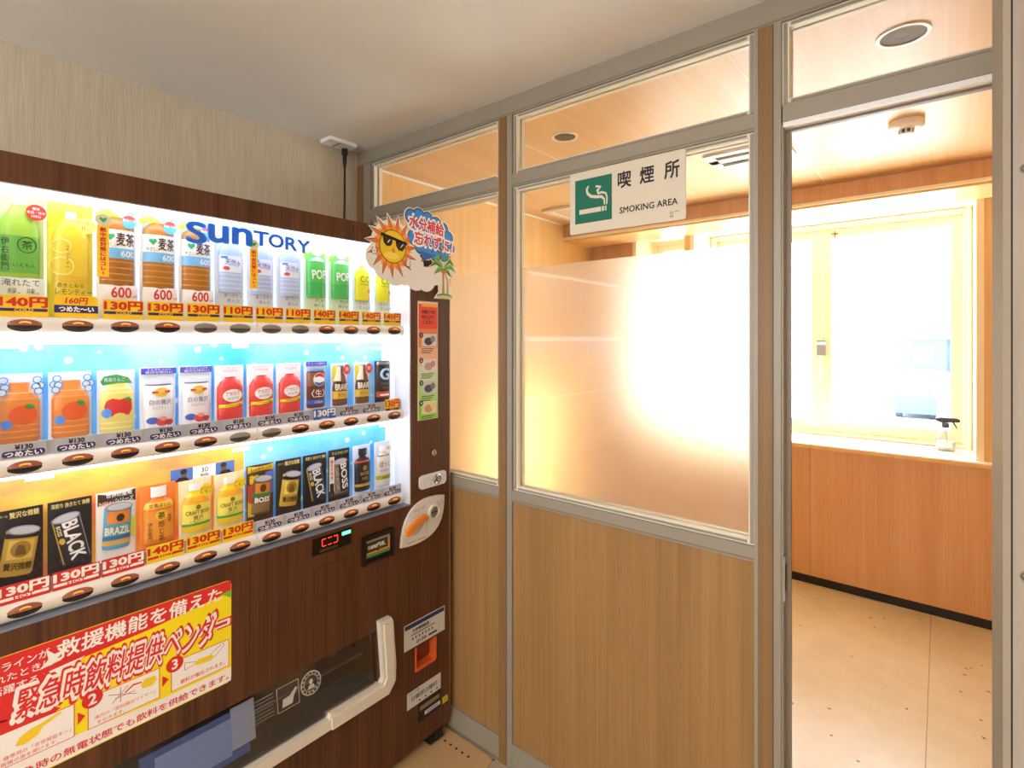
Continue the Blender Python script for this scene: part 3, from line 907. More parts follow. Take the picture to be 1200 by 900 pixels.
def button_mesh(lit):
    b = MB()
    top = mat('#8A5038', 0.25, 0, 0.14) if lit else mat('#8E857C', 0.3)
    low = mat('#1C1412', 0.2) if lit else mat('#4A4440', 0.25)
    n, rings = 28, 4
    for half in (0, 1):
        vs, fs = [], []
        for j in range(rings + 1):
            q = j / rings
            for i in range(n // 2 + 1):
                a = math.pi * i / (n // 2) + half * math.pi
                vs.append((0.0045 * (1 - q * q) ** 0.5 if q < 1 else 0.0, 0.0275 * q * math.cos(a), 0.0125 * q * math.sin(a)))
        m_ = n // 2 + 1
        for j in range(rings):
            for i in range(n // 2):
                fs.append((j * m_ + i, (j + 1) * m_ + i, (j + 1) * m_ + i + 1, j * m_ + i + 1))
        b.add(vs, fs, low if half else top)
    if lit:
        b.add([(0.0046 - 0.0006 * abs(i % 2), 0.009 * math.cos(2 * math.pi * i / 16), 0.0045 + 0.0035 * math.sin(2 * math.pi * i / 16)) for i in range(16)], [tuple(range(16))], mat('#FF7A2A', 0.4, 0, 1.8, name='button_lamp'))
    o = b.build('button', rails[0], base=(0, 0, 0), smooth=60)
    return o
DARK = {0: {4, 5, 6, 7}, 1: {5, 6}, 2: set()}
protoL, protoD = button_mesh(True), button_mesh(False)
usedL = usedD = False
for r, z in enumerate(ROWS):
    for i, u in enumerate(COLS):
        dark = i in DARK[r]
        p = protoD if dark else protoL
        if dark and not usedD: o, usedD = p, True
        elif not dark and not usedL: o, usedL = p, True
        else:
            o = p.copy(); col.objects.link(o)
        o.parent = rails[r]
        o.location = Vector((MF - 0.0068, u, z)) - Vector(vm.location)

# price tags
def price_tag(u, v0, v1, hw, ground, ink, txt, sub, subground, subink, style='big'):
    b = MB(MT)
    b.box(u - hw, u + hw, v0, v1, -0.0185, -0.0175, ground)
    o = b.build('price_tag', vm)
    b = MB(MT)
    h = v1 - v0
    if style == 'big':
        b.text(txt, u, v0 + h * 0.70, h * 0.46, ink, -0.0171, width=hw * 1.86, bold=0.045)
        b.rect(u - hw * 0.95, u + hw * 0.95, v0 + h * 0.26, v0 + h * 0.40, -0.0172, subground)
        b.text(sub, u, v0 + h * 0.33, h * 0.13, subink, -0.0170, width=hw * 0.75, bold=0.03)
    else:
        b.prism(rrect(u - hw * 0.93, u + hw * 0.93, v0 + h * 0.05, v0 + h * 0.50, h * 0.2), -0.0175, -0.0172, subground)
        b.text(txt, u, v0 + h * 0.74, h * 0.34, ink, -0.0170, bold=0.05)
        b.text(sub, u, v0 + h * 0.27, h * 0.36, subink, -0.0169, width=hw * 1.6, bold=0.035)
    b.build('price_lettering', o)
Y_ = mat('#FFD21A', 0.4); R_ = mat('#D8231F', 0.4); NAVY = mat('#23206E', 0.4); WH = mat('#FBFBF8', 0.4); BK = mat('#1A1620', 0.4)
for i, p in enumerate((140, 0, 130, 130, 130, 110, 110, 110, 140, 140, 140, 140)):
    u = COLS[i]
    if i == 1:
        b = MB(MT); b.prism(rrect(u - 0.037, u + 0.037, 1.514, 1.562, 0.008), -0.0185, -0.0175, Y_); o = b.build('price_tag', vm)
        b = MB(MT); b.rect(u - 0.037, u + 0.037, 1.525, 1.541, -0.0173, NAVY)
        b.text('160円', u, 1.551, 0.014, R_, -0.0171, bold=0.03, shear=0.15); b.text('つめた〜い', u, 1.533, 0.011, WH, -0.0170, width=0.058, bold=0.05)
        b.build('price_lettering', o)
    else:
        price_tag(u, 1.514, 1.557, 0.038 if i < 8 else 0.036, Y_, R_, '%d円' % p, 'COLD', NAVY, Y_)
for i, u in enumerate(COLS):
    if i == 8:
        price_tag(u, 1.2165, 1.262, 0.037, mat('#2E6FD0', 0.4), WH, '130円', 'つめた〜い', mat('#1D4FA8', 0.4), WH)
    elif i == 11:
        price_tag(u, 1.2165, 1.268, 0.030, Y_, R_, '130円', 'つめた〜い', NAVY, Y_)
    else:
        price_tag(u, 1.2325, 1.2605, 0.035, M_strip, BK, '¥130', 'つめたい', NAVY, WH, 'strip')
for i, u in enumerate(COLS):
    if i < 3:
        price_tag(u, 0.940, 0.982, 0.040, R_, WH, '130円', 'HOT', WH, R_)
    elif i < 6:
        price_tag(u, 0.942, 0.984, 0.039, mat('#F6DC1E', 0.4), R_, '140円' if i == 3 else '130円', 'HOT', R_, Y_)
    else:
        price_tag(u, 0.9465, 0.9745, 0.036, mat('#C9CBDA', 0.4), BK, '¥130', 'つめたい', NAVY, WH, 'strip')

# lettering on the clear front
M_sblue = bpy.data.materials.new('translucent_blue_ink'); M_sblue.use_nodes = True
nt_ = M_sblue.node_tree; tl_ = nt_.nodes.new('ShaderNodeBsdfTranslucent'); tl_.inputs['Color'].default_value = lin('#6CB8FA')
df_ = nt_.nodes['Principled BSDF']; df_.inputs['Base Color'].default_value = lin('#5AA6EE'); ms_ = nt_.nodes.new('ShaderNodeMixShader'); ms_.inputs['Fac'].default_value = 0.6
nt_.links.new(df_.outputs['BSDF'], ms_.inputs[1]); nt_.links.new(tl_.outputs['BSDF'], ms_.inputs[2]); nt_.links.new(ms_.outputs['Shader'], nt_.nodes['Material Output'].inputs['Surface'])
def f(b):
    for c, ch, w_, h_, z in ((0.517, 'S', .042, .050, 1.730), (0.568, 'u', .044, .042, 1.735), (0.626, 'n', .046, .041, 1.737), (0.676, 'T', .038, .037, 1.739), (0.717, 'O', .040, .034, 1.738), (0.760, 'R', .032, .034, 1.736), (0.797, 'Y', .036, .034, 1.733)):
        b.text(ch, c, z, h_, M_sblue, -0.0009, width=w_, bold=0.035, res=4)
vpart('brand_lettering', f)
M_grn = mat('#2FAE4C', 0.4)
for uc, zb, zt in ((0.331, 1.605, 1.740), (0.656, 1.603, 1.732)):
    def f(b, uc=uc, zb=zb, zt=zt):
        b.rect(uc - 0.0105, uc + 0.0105, zb, zt - 0.022, -0.0010, mat('#FFC93A', 0.4))
        b.poly(circ(uc, zt - 0.011, 0.0145, 0.0125, 20), -0.0009, mat('#D8D8C0', 0.4))
        b.poly([(uc, zt - 0.017), (uc + 0.007, zt - 0.010), (uc + 0.005, zt - 0.005), (uc, zt - 0.008), (uc - 0.005, zt - 0.005), (uc - 0.007, zt - 0.010)], -0.0007, M_grn)
        b.text('熱中症対策にはコレ!', uc, (zb + zt - 0.024) / 2, zt - zb - 0.032, mat('#C8321E', 0.4), -0.0007, width=0.011, bold=0.04, vert=True)
    vpart('vertical_banner', f)
vpart('paper_sticker', lambda b: (b.rect(0.895, 0.912, 1.005, 1.109, -0.027, M_white), b.rect(0.897, 0.910, 1.005, 1.028, -0.0268, BK), b.text('当たり付き', 0.9035, 1.07, 0.06, R_, -0.0267, width=0.009, vert=True, bold=.03)))

# lower front: display, bill slot, coin plate, lock, keyhole
vpart('flap_panel', lambda b: (b.box(0.831, 0.944, 0.708, 0.798, 0, 0.0015, M_walnut), b.box(0.829, 0.946, 0.706, 0.800, 0, 0.0006, mat('#2A170D', 0.5))))
o = vpart('price_display', lambda b: b.box(0.823, 0.952, 0.838, 0.888, 0, 0.002, mat('#0E0C0C', 0.15)))
def f(b):
    M_led = mat('#FF2A20', 0.5, 0, 3.0, name='red_led')
    for c in (0.860, 0.879, 0.898):
        b.rect(c - .006, c + .006, 0.878, 0.8795, 0.0023, M_led); b.rect(c - .006, c + .006, 0.858, 0.8595, 0.0023, M_led)
        if c != 0.879:
            s_ = -1 if c < .879 else 1
            b.rect(c + s_ * .0065 - .0008, c + s_ * .0065 + .0008, 0.860, 0.8785, 0.0023, M_led)
    b.rect(0.920, 0.950, 0.872, 0.882, 0.0023, mat('#5CFFC8', 0.5, 0, 1.6, name='green_led'))
    b.rect(0.845, 0.905, 0.843, 0.8505, 0.0023, mat('#3A3634', 0.4))
b = MB(MT); f(b); b.build('led_digits', o)
M_blk = mat('#131110', 0.35)
def f(b):
    b.box(0.990, 1.110, 0.754, 0.846, 0, 0.006, M_blk); b.box(1.0, 1.10, 0.762, 0.765, 0.006, 0.012, M_blk)
    b.box(0.990, 1.000, 0.754, 0.846, 0.006, 0.013, M_blk); b.box(1.100, 1.110, 0.754, 0.846, 0.006, 0.013, M_blk); b.box(1.0, 1.1, 0.836, 0.846, 0.006, 0.013, M_blk)
o = vpart('bill_slot', f)
def f(b):
    b.rect(1.004, 1.096, 0.793, 0.820, 0.0063, mat('#2A2620', 0.5)); b.rect(1.004, 1.096, 0.822, 0.829, 0.0063, mat('#8C8A84', 0.4))
    b.rect(1.004, 1.096, 0.784, 0.791, 0.0063, mat('#D88A2C', 0.4)); b.rect(1.088, 1.096, 0.784, 0.822, 0.0064, mat('#D88A2C', 0.4)); b.rect(1.004, 1.096, 0.775, 0.783, 0.0063, mat('#3F9A5A', 0.4))
    b.poly([(1.042, 0.793), (1.049, 0.786), (1.056, 0.793)], 0.0066, mat('#2A2620', 0.5))
    b.text('1000円札', 1.045, 0.8065, 0.015, mat('#E8E4DC', 0.4), 0.0067, width=0.066, bold=0.03)
b = MB(MT); f(b); b.build('bill_slot_lettering', o)
# coin plate, leaf shaped
def leaf(o=0.0):
    c = []
    A, B = (1.341 - o, 0.901 - o), (1.141 + o, 0.766 + o)
    for i in range(11):
        t_ = i / 10.0; x = A[0] + (B[0] - A[0]) * t_; y = A[1] + (B[1] - A[1]) * t_
        q = 4 * t_ * (1 - t_)
        c.append((x - 0.046 * q, y + 0.055 * q))
    c[0] = A; c[-1] = B
    for i in range(1, 10):
        t_ = i / 10.0; x = B[0] + (A[0] - B[0]) * t_; y = B[1] + (A[1] - B[1]) * t_
        q = 4 * t_ * (1 - t_)
        c.append((x + 0.052 * q, y - 0.05 * q))
    return c
M_coin = mat('#DAD3CA', 0.4)
cp = vpart('coin_plate', lambda b: (b.prism(leaf(), 0, 0.008, M_coin), b.prism(leaf(0.003), 0.008, 0.010, M_coin)))
b = MB(MT); b.ring(1.204, 0.828, 0.034, 0.038, 0.010, 0.0115, M_coin); b.lathe(1.204, 0.828, [(0.034, 0.010), (0.033, 0.0108)], mat('#CFC7BC', 0.4), 30); b.build('lever_dial', cp, smooth=40)
b = MB(MT)
b.prism([(1.157, 0.806), (1.170, 0.803), (1.182, 0.816), (1.214, 0.835), (1.245, 0.843), (1.246, 0.852), (1.236, 0.857), (1.205, 0.849), (1.172, 0.832), (1.158, 0.820)], 0.011, 0.026, mat('#E88224', 0.35))
b.build('coin_return_lever', cp)
b = MB(MT); b.ring(1.287, 0.853, 0.020, 0.028, 0.010, 0.017, M_coin); b.lathe(1.287, 0.853, [(0.020, 0.010), (0.018, 0.012)], M_steel, 26); b.box(1.274, 1.300, 0.8515, 0.8545, 0.012, 0.0128, M_blk); b.build('coin_slot', cp, smooth=40)
b = MB(MT)
M_gp = mat('#6A655E', 0.5)
b.text('おつり', 1.212, 0.878, 0.008, M_gp, 0.0102); b.text('返却', 1.238, 0.881, 0.007, M_gp, 0.0102); b.rect(1.2535, 1.255, 0.80, 0.845, 0.0102, M_gp)
b.text('ご', 1.163, 0.789, 0.009, M_gp, 0.0102); b.text('ご', 1.252, 0.793, 0.009, M_gp, 0.0102)
b.rect(1.165, 1.205, 0.7735, 0.7755, 0.0102, M_gp); b.rect(1.212, 1.250, 0.7735, 0.7755, 0.0102, M_gp)
b.text('10・50', 1.316, 0.884, 0.006, M_gp, 0.0102); b.text('100・500', 1.322, 0.874, 0.006, M_gp, 0.0102)
tag(b.build('coin_lettering', cp), kind='stuff')
lk = vpart('lock_plate', lambda b: (b.prism(rrect(1.225, 1.352, 0.942, 0.990, 0.014), 0, 0.006, mat('#DCDAE0', 0.4)), b.ring(1.262, 0.962, 0.016, 0.0175, 0.006, 0.0068, mat('#C2C0C8', 0.4))))
b = MB(MT); b.lathe(1.306, 0.966, [(0.019, 0.006), (0.019, 0.009), (0.015, 0.012), (0.011, 0.0095)], M_chrome, 28); b.ring(1.306, 0.966, 0.006, 0.009, 0.0095, 0.014, M_chrome, 20); b.build('lock_cylinder', lk, smooth=35)
vpart('keyhole', lambda b: (b.lathe(1.294, 1.061, [(0.011, 0), (0.011, 0.004), (0.009, 0.006)], M_chrome, 20), b.box(1.2925, 1.2955, 1.053, 1.069, 0.006, 0.0066, M_blk)), smooth=40)
# coin return
M_or = mat('#D9602A', 0.35)
def f(b):
    b.box(1.2075, 1.3055, 0.3145, 0.3975, -0.0295, -0.028, mat('#7A3A20', 0.4))  # cup back painted darker for the shade inside the hollow
    b.prism([(1.2075, 0.3145), (1.298, 0.3145), (1.3055, 0.322), (1.3055, 0.3975), (1.300, 0.3975), (1.300, 0.330), (1.292, 0.325), (1.213, 0.325), (1.213, 0.3975), (1.2075, 0.3975)], -0.028, 0.004, M_or)
vpart('coin_return_cup', f)
# notices near the coin return
def sticker(name, u0, u1, v0, v1, ground, draw=None, w=0.0006, r=0.0):
    b = MB(MT); b.prism(rrect(u0, u1, v0, v1, r) if r else [(u0, v0), (u1, v0), (u1, v1), (u0, v1)], 0, w, ground); o = b.build(name, vm)
    if draw:
        b = MB(MT); draw(b); b.build(name.split('_')[0] + '_lettering', o)
    return o
M_tagw = mat('#CFCBC6', 0.45)
def f(b):
    b.rect(1.163, 1.346, 0.474, 0.489, 0.0009, mat('#22305E', 0.4))
    b.text('お客様相談室', 1.235, 0.462, 0.012, M_ink, 0.0010, bold=.03)
    b.rect(1.19, 1.30, 0.447, 0.450, 0.0009, M_ink)
    for k in range(7): b.rect(1.195 + k * .015, 1.200 + k * .015, 0.431, 0.440, 0.0009, M_ink)
    b.text('0120-', 1.24, 0.418, 0.011, M_ink, 0.0010, bold=.03, width=0.05); b.rect(1.27, 1.31, 0.414, 0.421, 0.0009, M_ink)
sticker('service_notice', 1.160, 1.349, 0.404, 0.492, M_tagw, f)
def f(b):
    b.text('お近くの住所', 1.205, 0.248, 0.008, M_ink, 0.0009, width=.05); b.text('白糠郡白糠町', 1.252, 0.229, 0.017, M_ink, 0.0009, width=.12, bold=.01)
    for k in range(4): b.rect(1.225 + k * .027, 1.233 + k * .027, 0.206, 0.211, 0.0009, M_ink)
sticker('address_notice', 1.173, 1.329, 0.199, 0.256, M_tagw, f)
def f(b):
    b.rect(1.230, 1.322, 0.168, 0.183, 0.0009, mat('#8A7B50', 0.4)); b.rect(1.252, 1.326, 0.143, 0.156, 0.0009, mat('#D8D6E4', 0.4)); b.rect(1.260, 1.316, 0.147, 0.152, 0.0011, mat('#7A7890', 0.4))
sticker('rating_notice', 1.223, 1.329, 0.131, 0.197, M_blk, f)
sticker('inspection_notice', 1.338, 1.364, 0.135, 0.158, mat('#CDBE2A', 0.4), lambda b: b.ring(1.351, 0.1465, 0.003, 0.006, 0.0007, 0.0009, mat('#8A7D20', 0.4), 12))
# vertical how-to strip
def f(b):
    st = [(1.592, 1.505, '#E8452C'), (1.505, 1.440, '#E87A48'), (1.440, 1.375, '#EBB596'), (1.375, 1.310, '#C9DDB0'), (1.310, 1.250, '#A6D878'), (1.250, 1.186, '#84CE34')]
    for a, c, h_ in st: b.rect(1.224, 1.313, c, a, 0.0008, mat(h_, 0.4))
    b.rect(1.238, 1.313, 1.583, 1.594, 0.0010, mat('#F2A83A', 0.4))
    b.text('外側のフタを', 1.270, 1.565, 0.013, M_ink, 0.0011, width=.062, bold=.04); b.text('持ち上げて', 1.268, 1.547, 0.013, M_ink, 0.0011, width=.058, bold=.04); b.text('ください', 1.268, 1.529, 0.013, M_ink, 0.0011, width=.05, bold=.04)
    for k, z in enumerate((1.465, 1.376, 1.297, 1.226)):
        b.rect(1.238, 1.308, z - 0.022, z + 0.022, 0.0010, mat(('#D8D4D0', '#E4DCD8', '#C8C4C8', '#E0D4C0')[k], 0.4))
        b.poly(circ(1.270, z - 0.004, 0.020, 0.014, 14), 0.0011, mat(('#3A3434', '#B4A09C', '#54505A', '#C89A5A')[k], 0.4))
        b.poly(circ(1.290, z + 0.004, 0.012, 0.012, 12), 0.0012, mat(('#8A8080', '#D48A80', '#7A767E', '#E8C88A')[k], 0.4))
        b.poly(circ(1.236, z + 0.018, 0.009, 0.010, 12), 0.0013, M_blk)
        b.text(str(k + 1), 1.236, z + 0.018, 0.009, WH, 0.0014, bold=.03)
        for j in range(3):
            b.rect(1.236, 1.296 - 0.008 * j, z - 0.032 - .007 * j, z - 0.029 - .007 * j, 0.0012, mat('#5A4A40', 0.4))
sticker('instruction_strip', 1.220, 1.315, 1.184, 1.602, mat('#E9C9B0', 0.4), f)

# delivery port
def f(b):
    b.box(P0, P1, PB, PTP, -0.128, -0.124, M_blk); b.box(P0, P1, PB, PB + 0.003, -0.124, -0.005, mat('#3C3A3A', 0.3))
    b.box(P0, P1, PB, PTP, -0.124, -0.1235, mat('#28272A', 0.3))
    b.box(P0 + 0.05, P1 - 0.02, 0.44, 0.448, -0.12, -0.05, mat('#6A6A70', 0.3))
    b.lathe(0.955, 0.455, [(0.010, -0.12), (0.010, -0.10)], M_steel, 16)
vpart('port_recess', f)
M_flap = clear_glass('smoky_flap_plastic', (0.50, 0.50, 0.53, 1), 0.14, 0.08)
def f(b):
    n = 8
    vs, fs = [], []
    for i in range(n + 1):
        t_ = i / n
        v = PTP - 0.004 - t_ * (PTP - PB - 0.010); w_ = -0.016 + 0.018 * math.sin(math.pi * t_ * 0.55)
        for u in (P0 + 0.004, P1 - 0.012): vs.append((u, v, w_))
    fs = [(2 * i, 2 * i + 2, 2 * i + 3, 2 * i + 1) for i in range(n)]
    b.add(vs, fs, M_flap)
fp = vpart('delivery_flap', f, smooth=60)
FS = lambda u, v: -0.016 + 0.018 * math.sin(math.pi * 0.55 * max(0.0, min(1.0, (PTP - 0.004 - v) / (PTP - PB - 0.010)))) + 0.0006
M_pale = mat('#BDB8B0', 0.5)
b = MB(MT)
def onflap(pts, m):
    b.add([(p[0], p[1], FS(*p)) for p in pts], [tuple(range(len(pts)))], m)
for r0, r1 in ((0.029, 0.032), (0.0205, 0.0220)):
    A_, B_ = circ(0.823, 0.470, r0, r0, 30), circ(0.823, 0.470, r1, r1, 30)
    for i in range(30):
        j = (i + 1) % 30; onflap([A_[i], B_[i], B_[j], A_[j]], M_pale)
onflap(circ(0.823, 0.474, 0.006, 0.007, 12), M_pale); onflap([(0.811, 0.455), (0.835, 0.455), (0.830, 0.466), (0.816, 0.466)], M_pale)
for k in range(14):
    a = 2 * math.pi * k / 14; c_, d_ = 0.823 + 0.0255 * math.cos(a), 0.470 + 0.0255 * math.sin(a)
    onflap([(c_ - .002, d_ - .002), (c_ + .002, d_ - .002), (c_ + .002, d_ + .002), (c_ - .002, d_ + .002)], M_pale)
for (a0, a1, c0, c1) in ((0.722, 0.786, 0.436, 0.4375), (0.722, 0.786, 0.4985, 0.500), (0.722, 0.7235, 0.4375, 0.4985), (0.7845, 0.786, 0.4375, 0.4985)):
    onflap([(a0, c0), (a1, c0), (a1, c1), (a0, c1)], M_pale)
onflap([(0.735, 0.445), (0.765, 0.445), (0.770, 0.462), (0.782, 0.480), (0.776, 0.482), (0.758, 0.468), (0.738, 0.466)], M_pale)
for k in range(7):
    onflap([(0.655, 0.495 - k * .009), (0.712, 0.495 - k * .009), (0.712, 0.4965 - k * .009), (0.655, 0.4965 - k * .009)], mat('#8E8A88', 0.5))
b.build('flap_lettering', fp)
def sheer(name, hexc, a):
    m = mat(hexc, 0.3, name=name); nt = m.node_tree; b_ = nt.nodes['Principled BSDF']
    b_.inputs['Alpha'].default_value = a
    return m
b = MB(MT)
def sheet(u0, u1, v0, v1, m, e):
    for i in range(6):
        a, c = v0 + (v1 - v0) * i / 6, v0 + (v1 - v0) * (i + 1) / 6
        b.add([(u0, a, FS(u0, a) + e), (u1, a, FS(u1, a) + e), (u1, c, FS(u1, c) + e), (u0, c, FS(u0, c) + e)], [(0, 1, 2, 3)], m)
sheet(0.40, 0.645, 0.385, 0.505, sheer('sheer_blue_tint', '#5C74B9', 0.45), 0.0); sheet(0.43, 0.60, 0.40, 0.49, sheer('sheer_pale_tint', '#8FA2D0', 0.5), 0.0004); sheet(0.600, 0.660, 0.41, 0.512, sheer('sheer_grey_tint', '#A8B0C8', 0.5), 0.0008)
b.build('flap_light_tint', fp)  # bluish light through the flap, put in as sheer coloured sheets
M_trim = mat('#DCD3C4', 0.4)
def f(b):
    pts = [(0.22, 0.318), (1.085, 0.318), (1.110, 0.345), (1.112, 0.40), (1.100, 0.545), (1.092, 0.560), (1.047, 0.560), (1.052, 0.50), (1.062, 0.372), (1.052, 0.361), (0.873, 0.361), (0.868, 0.348), (0.22, 0.348)]
    n = len(pts)
    b.add([(p[0], p[1], -0.006) for p in pts] + [(p[0], p[1], 0.020) for p in pts],
          [tuple(range(n - 1, -1, -1)), tuple(range(n, 2 * n))] + [(i, (i + 1) % n, n + (i + 1) % n, n + i) for i in range(n)], M_trim)
    b.prism([(0.873, 0.318), (1.078, 0.318), (1.100, 0.343), (1.102, 0.40), (1.092, 0.54), (1.060, 0.55), (1.072, 0.372), (1.060, 0.352), (0.873, 0.352)], 0.020, 0.026, M_trim)
vpart('port_trim', f)

# big emergency sticker
RED = mat('#D92B2B', 0.4); YEL = mat('#F7E21C', 0.4); STW = mat('#F3EFEC', 0.4)
def f(b):
    L, R_e = 0.100, 0.597
    w = 0.0008
    b.poly([(L, 0.851), (R_e, 0.851), (R_e, 0.822), (0.42, 0.801), (0.255, 0.790), (0.235, 0.765), (0.20, 0.68), (L, 0.66)], w, RED)
    b.poly([(0.580, 0.818), (0.597, 0.806), (0.597, 0.826), (0.570, 0.822)], w + .0001, mat('#7CC03C', 0.4))
    b.poly([(0.225, 0.800), (0.262, 0.806), (0.254, 0.812), (0.272, 0.826), (0.250, 0.822), (0.236, 0.838), (0.240, 0.815)], w + .0002, STW)
    b.poly([(0.232, 0.790), (0.300, 0.796), (0.275, 0.783), (0.300, 0.776), (0.240, 0.772), (0.245, 0.782)], w + .0002, STW)
    b.poly([(L, 0.72), (0.16, 0.705), (0.175, 0.728), (0.182, 0.70), (0.19, 0.68), (0.20, 0.706), (0.23, 0.690), (0.26, 0.708), (0.24, 0.712), (L, 0.74)], w + .0002, RED)
    b.rect(L, R_e, 0.594, 0.628, w, STW)
    b.poly([(L, 0.646), (0.42, 0.628), (R_e, 0.628), (R_e, 0.620), (L, 0.620)], w + .0001, STW)
    b.text('救援機能を備えた', 0.414, 0.826, 0.036, STW, w + .0005, width=0.322, bold=0.022, shear=0.06)
    b.text('ライフラインが', 0.242, 0.831, 0.0165, STW, w + .0005, anchor='r', bold=0.01)
    b.text('断たれたときに', 0.246, 0.809, 0.0165, STW, w + .0005, anchor='r', bold=0.01)
    b.text('活躍する', 0.224, 0.786, 0.0165, STW, w + .0005, anchor='r', bold=0.01)
    T = '緊急時飲料提供ベンダー'
    b.text(T, 0.390, 0.748, 0.072, RED, w + .0003, width=0.412, bold=0.11, shear=0.14)
    b.text(T, 0.390, 0.748, 0.066, STW, w + .0005, width=0.404, bold=0.075, shear=0.14)
    b.text(T, 0.390, 0.748, 0.058, RED, w + .0008, width=0.394, bold=0.02, shear=0.14)
    for k, (a, c) in enumerate(((0.140, 0.282), (0.304, 0.438), (0.461, 0.592))):
        b.rect(a, c, 0.634, 0.703, w + .0003, RED); b.rect(a + .0015, c - .0015, 0.6355, 0.7015, w + .0005, STW)
        b.poly(circ(a + 0.008, 0.697, 0.0185, 0.0185, 24), w + .0007, RED)
        b.text(str(k + 1), a + 0.008, 0.697, 0.022, STW, w + .0009, bold=0.03)
        if k < 2: b.poly([(c + .005, 0.655), (c + .018, 0.668), (c + .005, 0.681)], w + .0006, RED)
    Y2 = mat('#F0D02A', 0.4); LN = mat('#B46A60', 0.4)
    b.poly([(0.190, 0.668), (0.204, 0.664), (0.224, 0.672), (0.232, 0.684), (0.262, 0.696), (0.258, 0.700), (0.228, 0.692), (0.214, 0.690), (0.196, 0.682)], w + .0007, Y2)
    b.text('機専用の「非常開錠キー」', 0.276, 0.653, 0.0085, RED, w + .0007, anchor='r'); b.text('販機の扉を開けます。', 0.255, 0.642, 0.0085, RED, w + .0007, anchor='r')
    b.poly([(0.404, 0.672), (0.424, 0.670), (0.432, 0.680), (0.428, 0.690), (0.408, 0.692), (0.400, 0.682)], w + .0007, Y2)
    ribbon(b, [(0.370, 0.680), (0.386, 0.690), (0.402, 0.688)], [.003, .004, .003], w + .0008, RED)
    for q in ((0.340, 0.690, 0.392, 0.668), (0.346, 0.668, 0.376, 0.694), (0.362, 0.664, 0.362, 0.696), (0.352, 0.676, 0.390, 0.676)):
        ribbon(b, [(q[0], q[1]), (q[2], q[3])], [.0014, .0014], w + .0007, LN)
    b.text('庫内の「飲料搬出ワイヤー」', 0.372, 0.654, 0.0085, RED, w + .0007); b.text('を引きます。', 0.345, 0.642, 0.0085, RED, w + .0007)
    b.poly([(0.516, 0.671), (0.548, 0.668), (0.556, 0.674), (0.550, 0.682), (0.520, 0.684), (0.512, 0.678)], w + .0007, Y2)
    for q in ((0.490, 0.690, 0.516, 0.680), (0.490, 0.672, 0.512, 0.676), (0.490, 0.672, 0.490, 0.690), (0.548, 0.684, 0.575, 0.698), (0.556, 0.672, 0.580, 0.692), (0.580, 0.692, 0.578, 0.700)):
        ribbon(b, [(q[0], q[1]), (q[2], q[3])], [.0012, .0012], w + .0007, LN)
    b.text('飲料が搬出されます。', 0.531, 0.648, 0.010, RED, w + .0007, bold=0.01)
    b.text('では緊急時の無電状態でも飲料を供給できます。', 0.591, 0.609, 0.0165, RED, w + .0005, anchor='r', width=0.455, bold=0.016)
b = MB(MT); b.prism(rrect(0.100, 0.598, 0.592, 0.852, 0.012), 0, 0.0006, YEL); st = b.build('emergency_sticker', vm)
b = MB(MT); f(b); b.build('sticker_print', st)

# floor anti-tip plate
t = thing('floor_plate', (-1.32, 1.25, 0), 'beige steel anti-tip plate with drilled holes on the floor', 'floor plate')
M_plate = mat('#C6A274', 0.45)
b = MB(); b.prism([(-1.50, 0.98), (-1.235, 0.98), (-1.212, 1.0), (-1.205, 1.03), (-1.205, 1.355), (-1.212, 1.380), (-1.235, 1.388), (-1.50, 1.388)], 0.0, 0.006, M_plate); b.build('plate', t)
for i in range(5):
    b = MB(); b.poly(circ(-1.402 + 0.029 * i, 1.339, 0.005, 0.005, 12), 0.0063, M_black); b.build('hole', t)

# sun pop-board clipped to the machine's corner
PB_ = lambda u, v, w: (MF + 0.004 + w, u, v)
pb = thing('popup_sign', (MF + 0.004, 1.2, 1.62), 'cut-out pop-up board with sun in sunglasses, blue bubble and palm', 'sign')
SC = (1.108, 1.775)
def star(c, r0, r1, n, ph=0.0, lean=0.25):
    p = []
    for i in range(n):
        a = 2 * math.pi * i / n + ph; s_ = 2 * math.pi / n
        p += [(c[0] + r0 * math.cos(a - s_ / 2), c[1] + r0 * math.sin(a - s_ / 2)), (c[0] + r1 * math.cos(a + lean * s_), c[1] + r1 * math.sin(a + lean * s_))]
    return p
blobs_w = [(1.045, 1.735, .040), (1.075, 1.705, .038), (1.12, 1.690, .040), (1.16, 1.690, .036), (1.21, 1.685, .045), (1.255, 1.680, .040), (1.295, 1.70, .035), (1.19, 1.72, .05)]
bub = [(1.185, 1.890, .026), (1.22, 1.898, .026), (1.26, 1.893, .026), (1.30, 1.882, .026), (1.335, 1.868, .026), (1.36, 1.840, .026), (1.37, 1.805, .024), (1.34, 1.775, .024), (1.30, 1.768, .024), (1.26, 1.775, .024), (1.225, 1.79, .024), (1.20, 1.82, .03), (1.28, 1.83, .05), (1.24, 1.84, .05), (1.33, 1.825, .035)]
M_bw = mat('#EDE7DF', 0.4)
b = MB(PB_)
for i, c in enumerate(blobs_w): b.prism(circ(c[0], c[1], c[2] + .004, None, 20), 0.00002 * i, 0.0016 + 0.00003 * i, M_bw)
for i, c in enumerate(bub): b.prism(circ(c[0], c[1], c[2] + .004, None, 20), 0.0003 + 0.00002 * i, 0.0019 + 0.00002 * i, M_bw)
b.prism(circ(SC[0], SC[1], 0.088, None, 30), 0.0007, 0.00225, M_bw)
b.prism(star(SC, 0.075, 0.112, 15), 0.0008, 0.0023, M_bw)
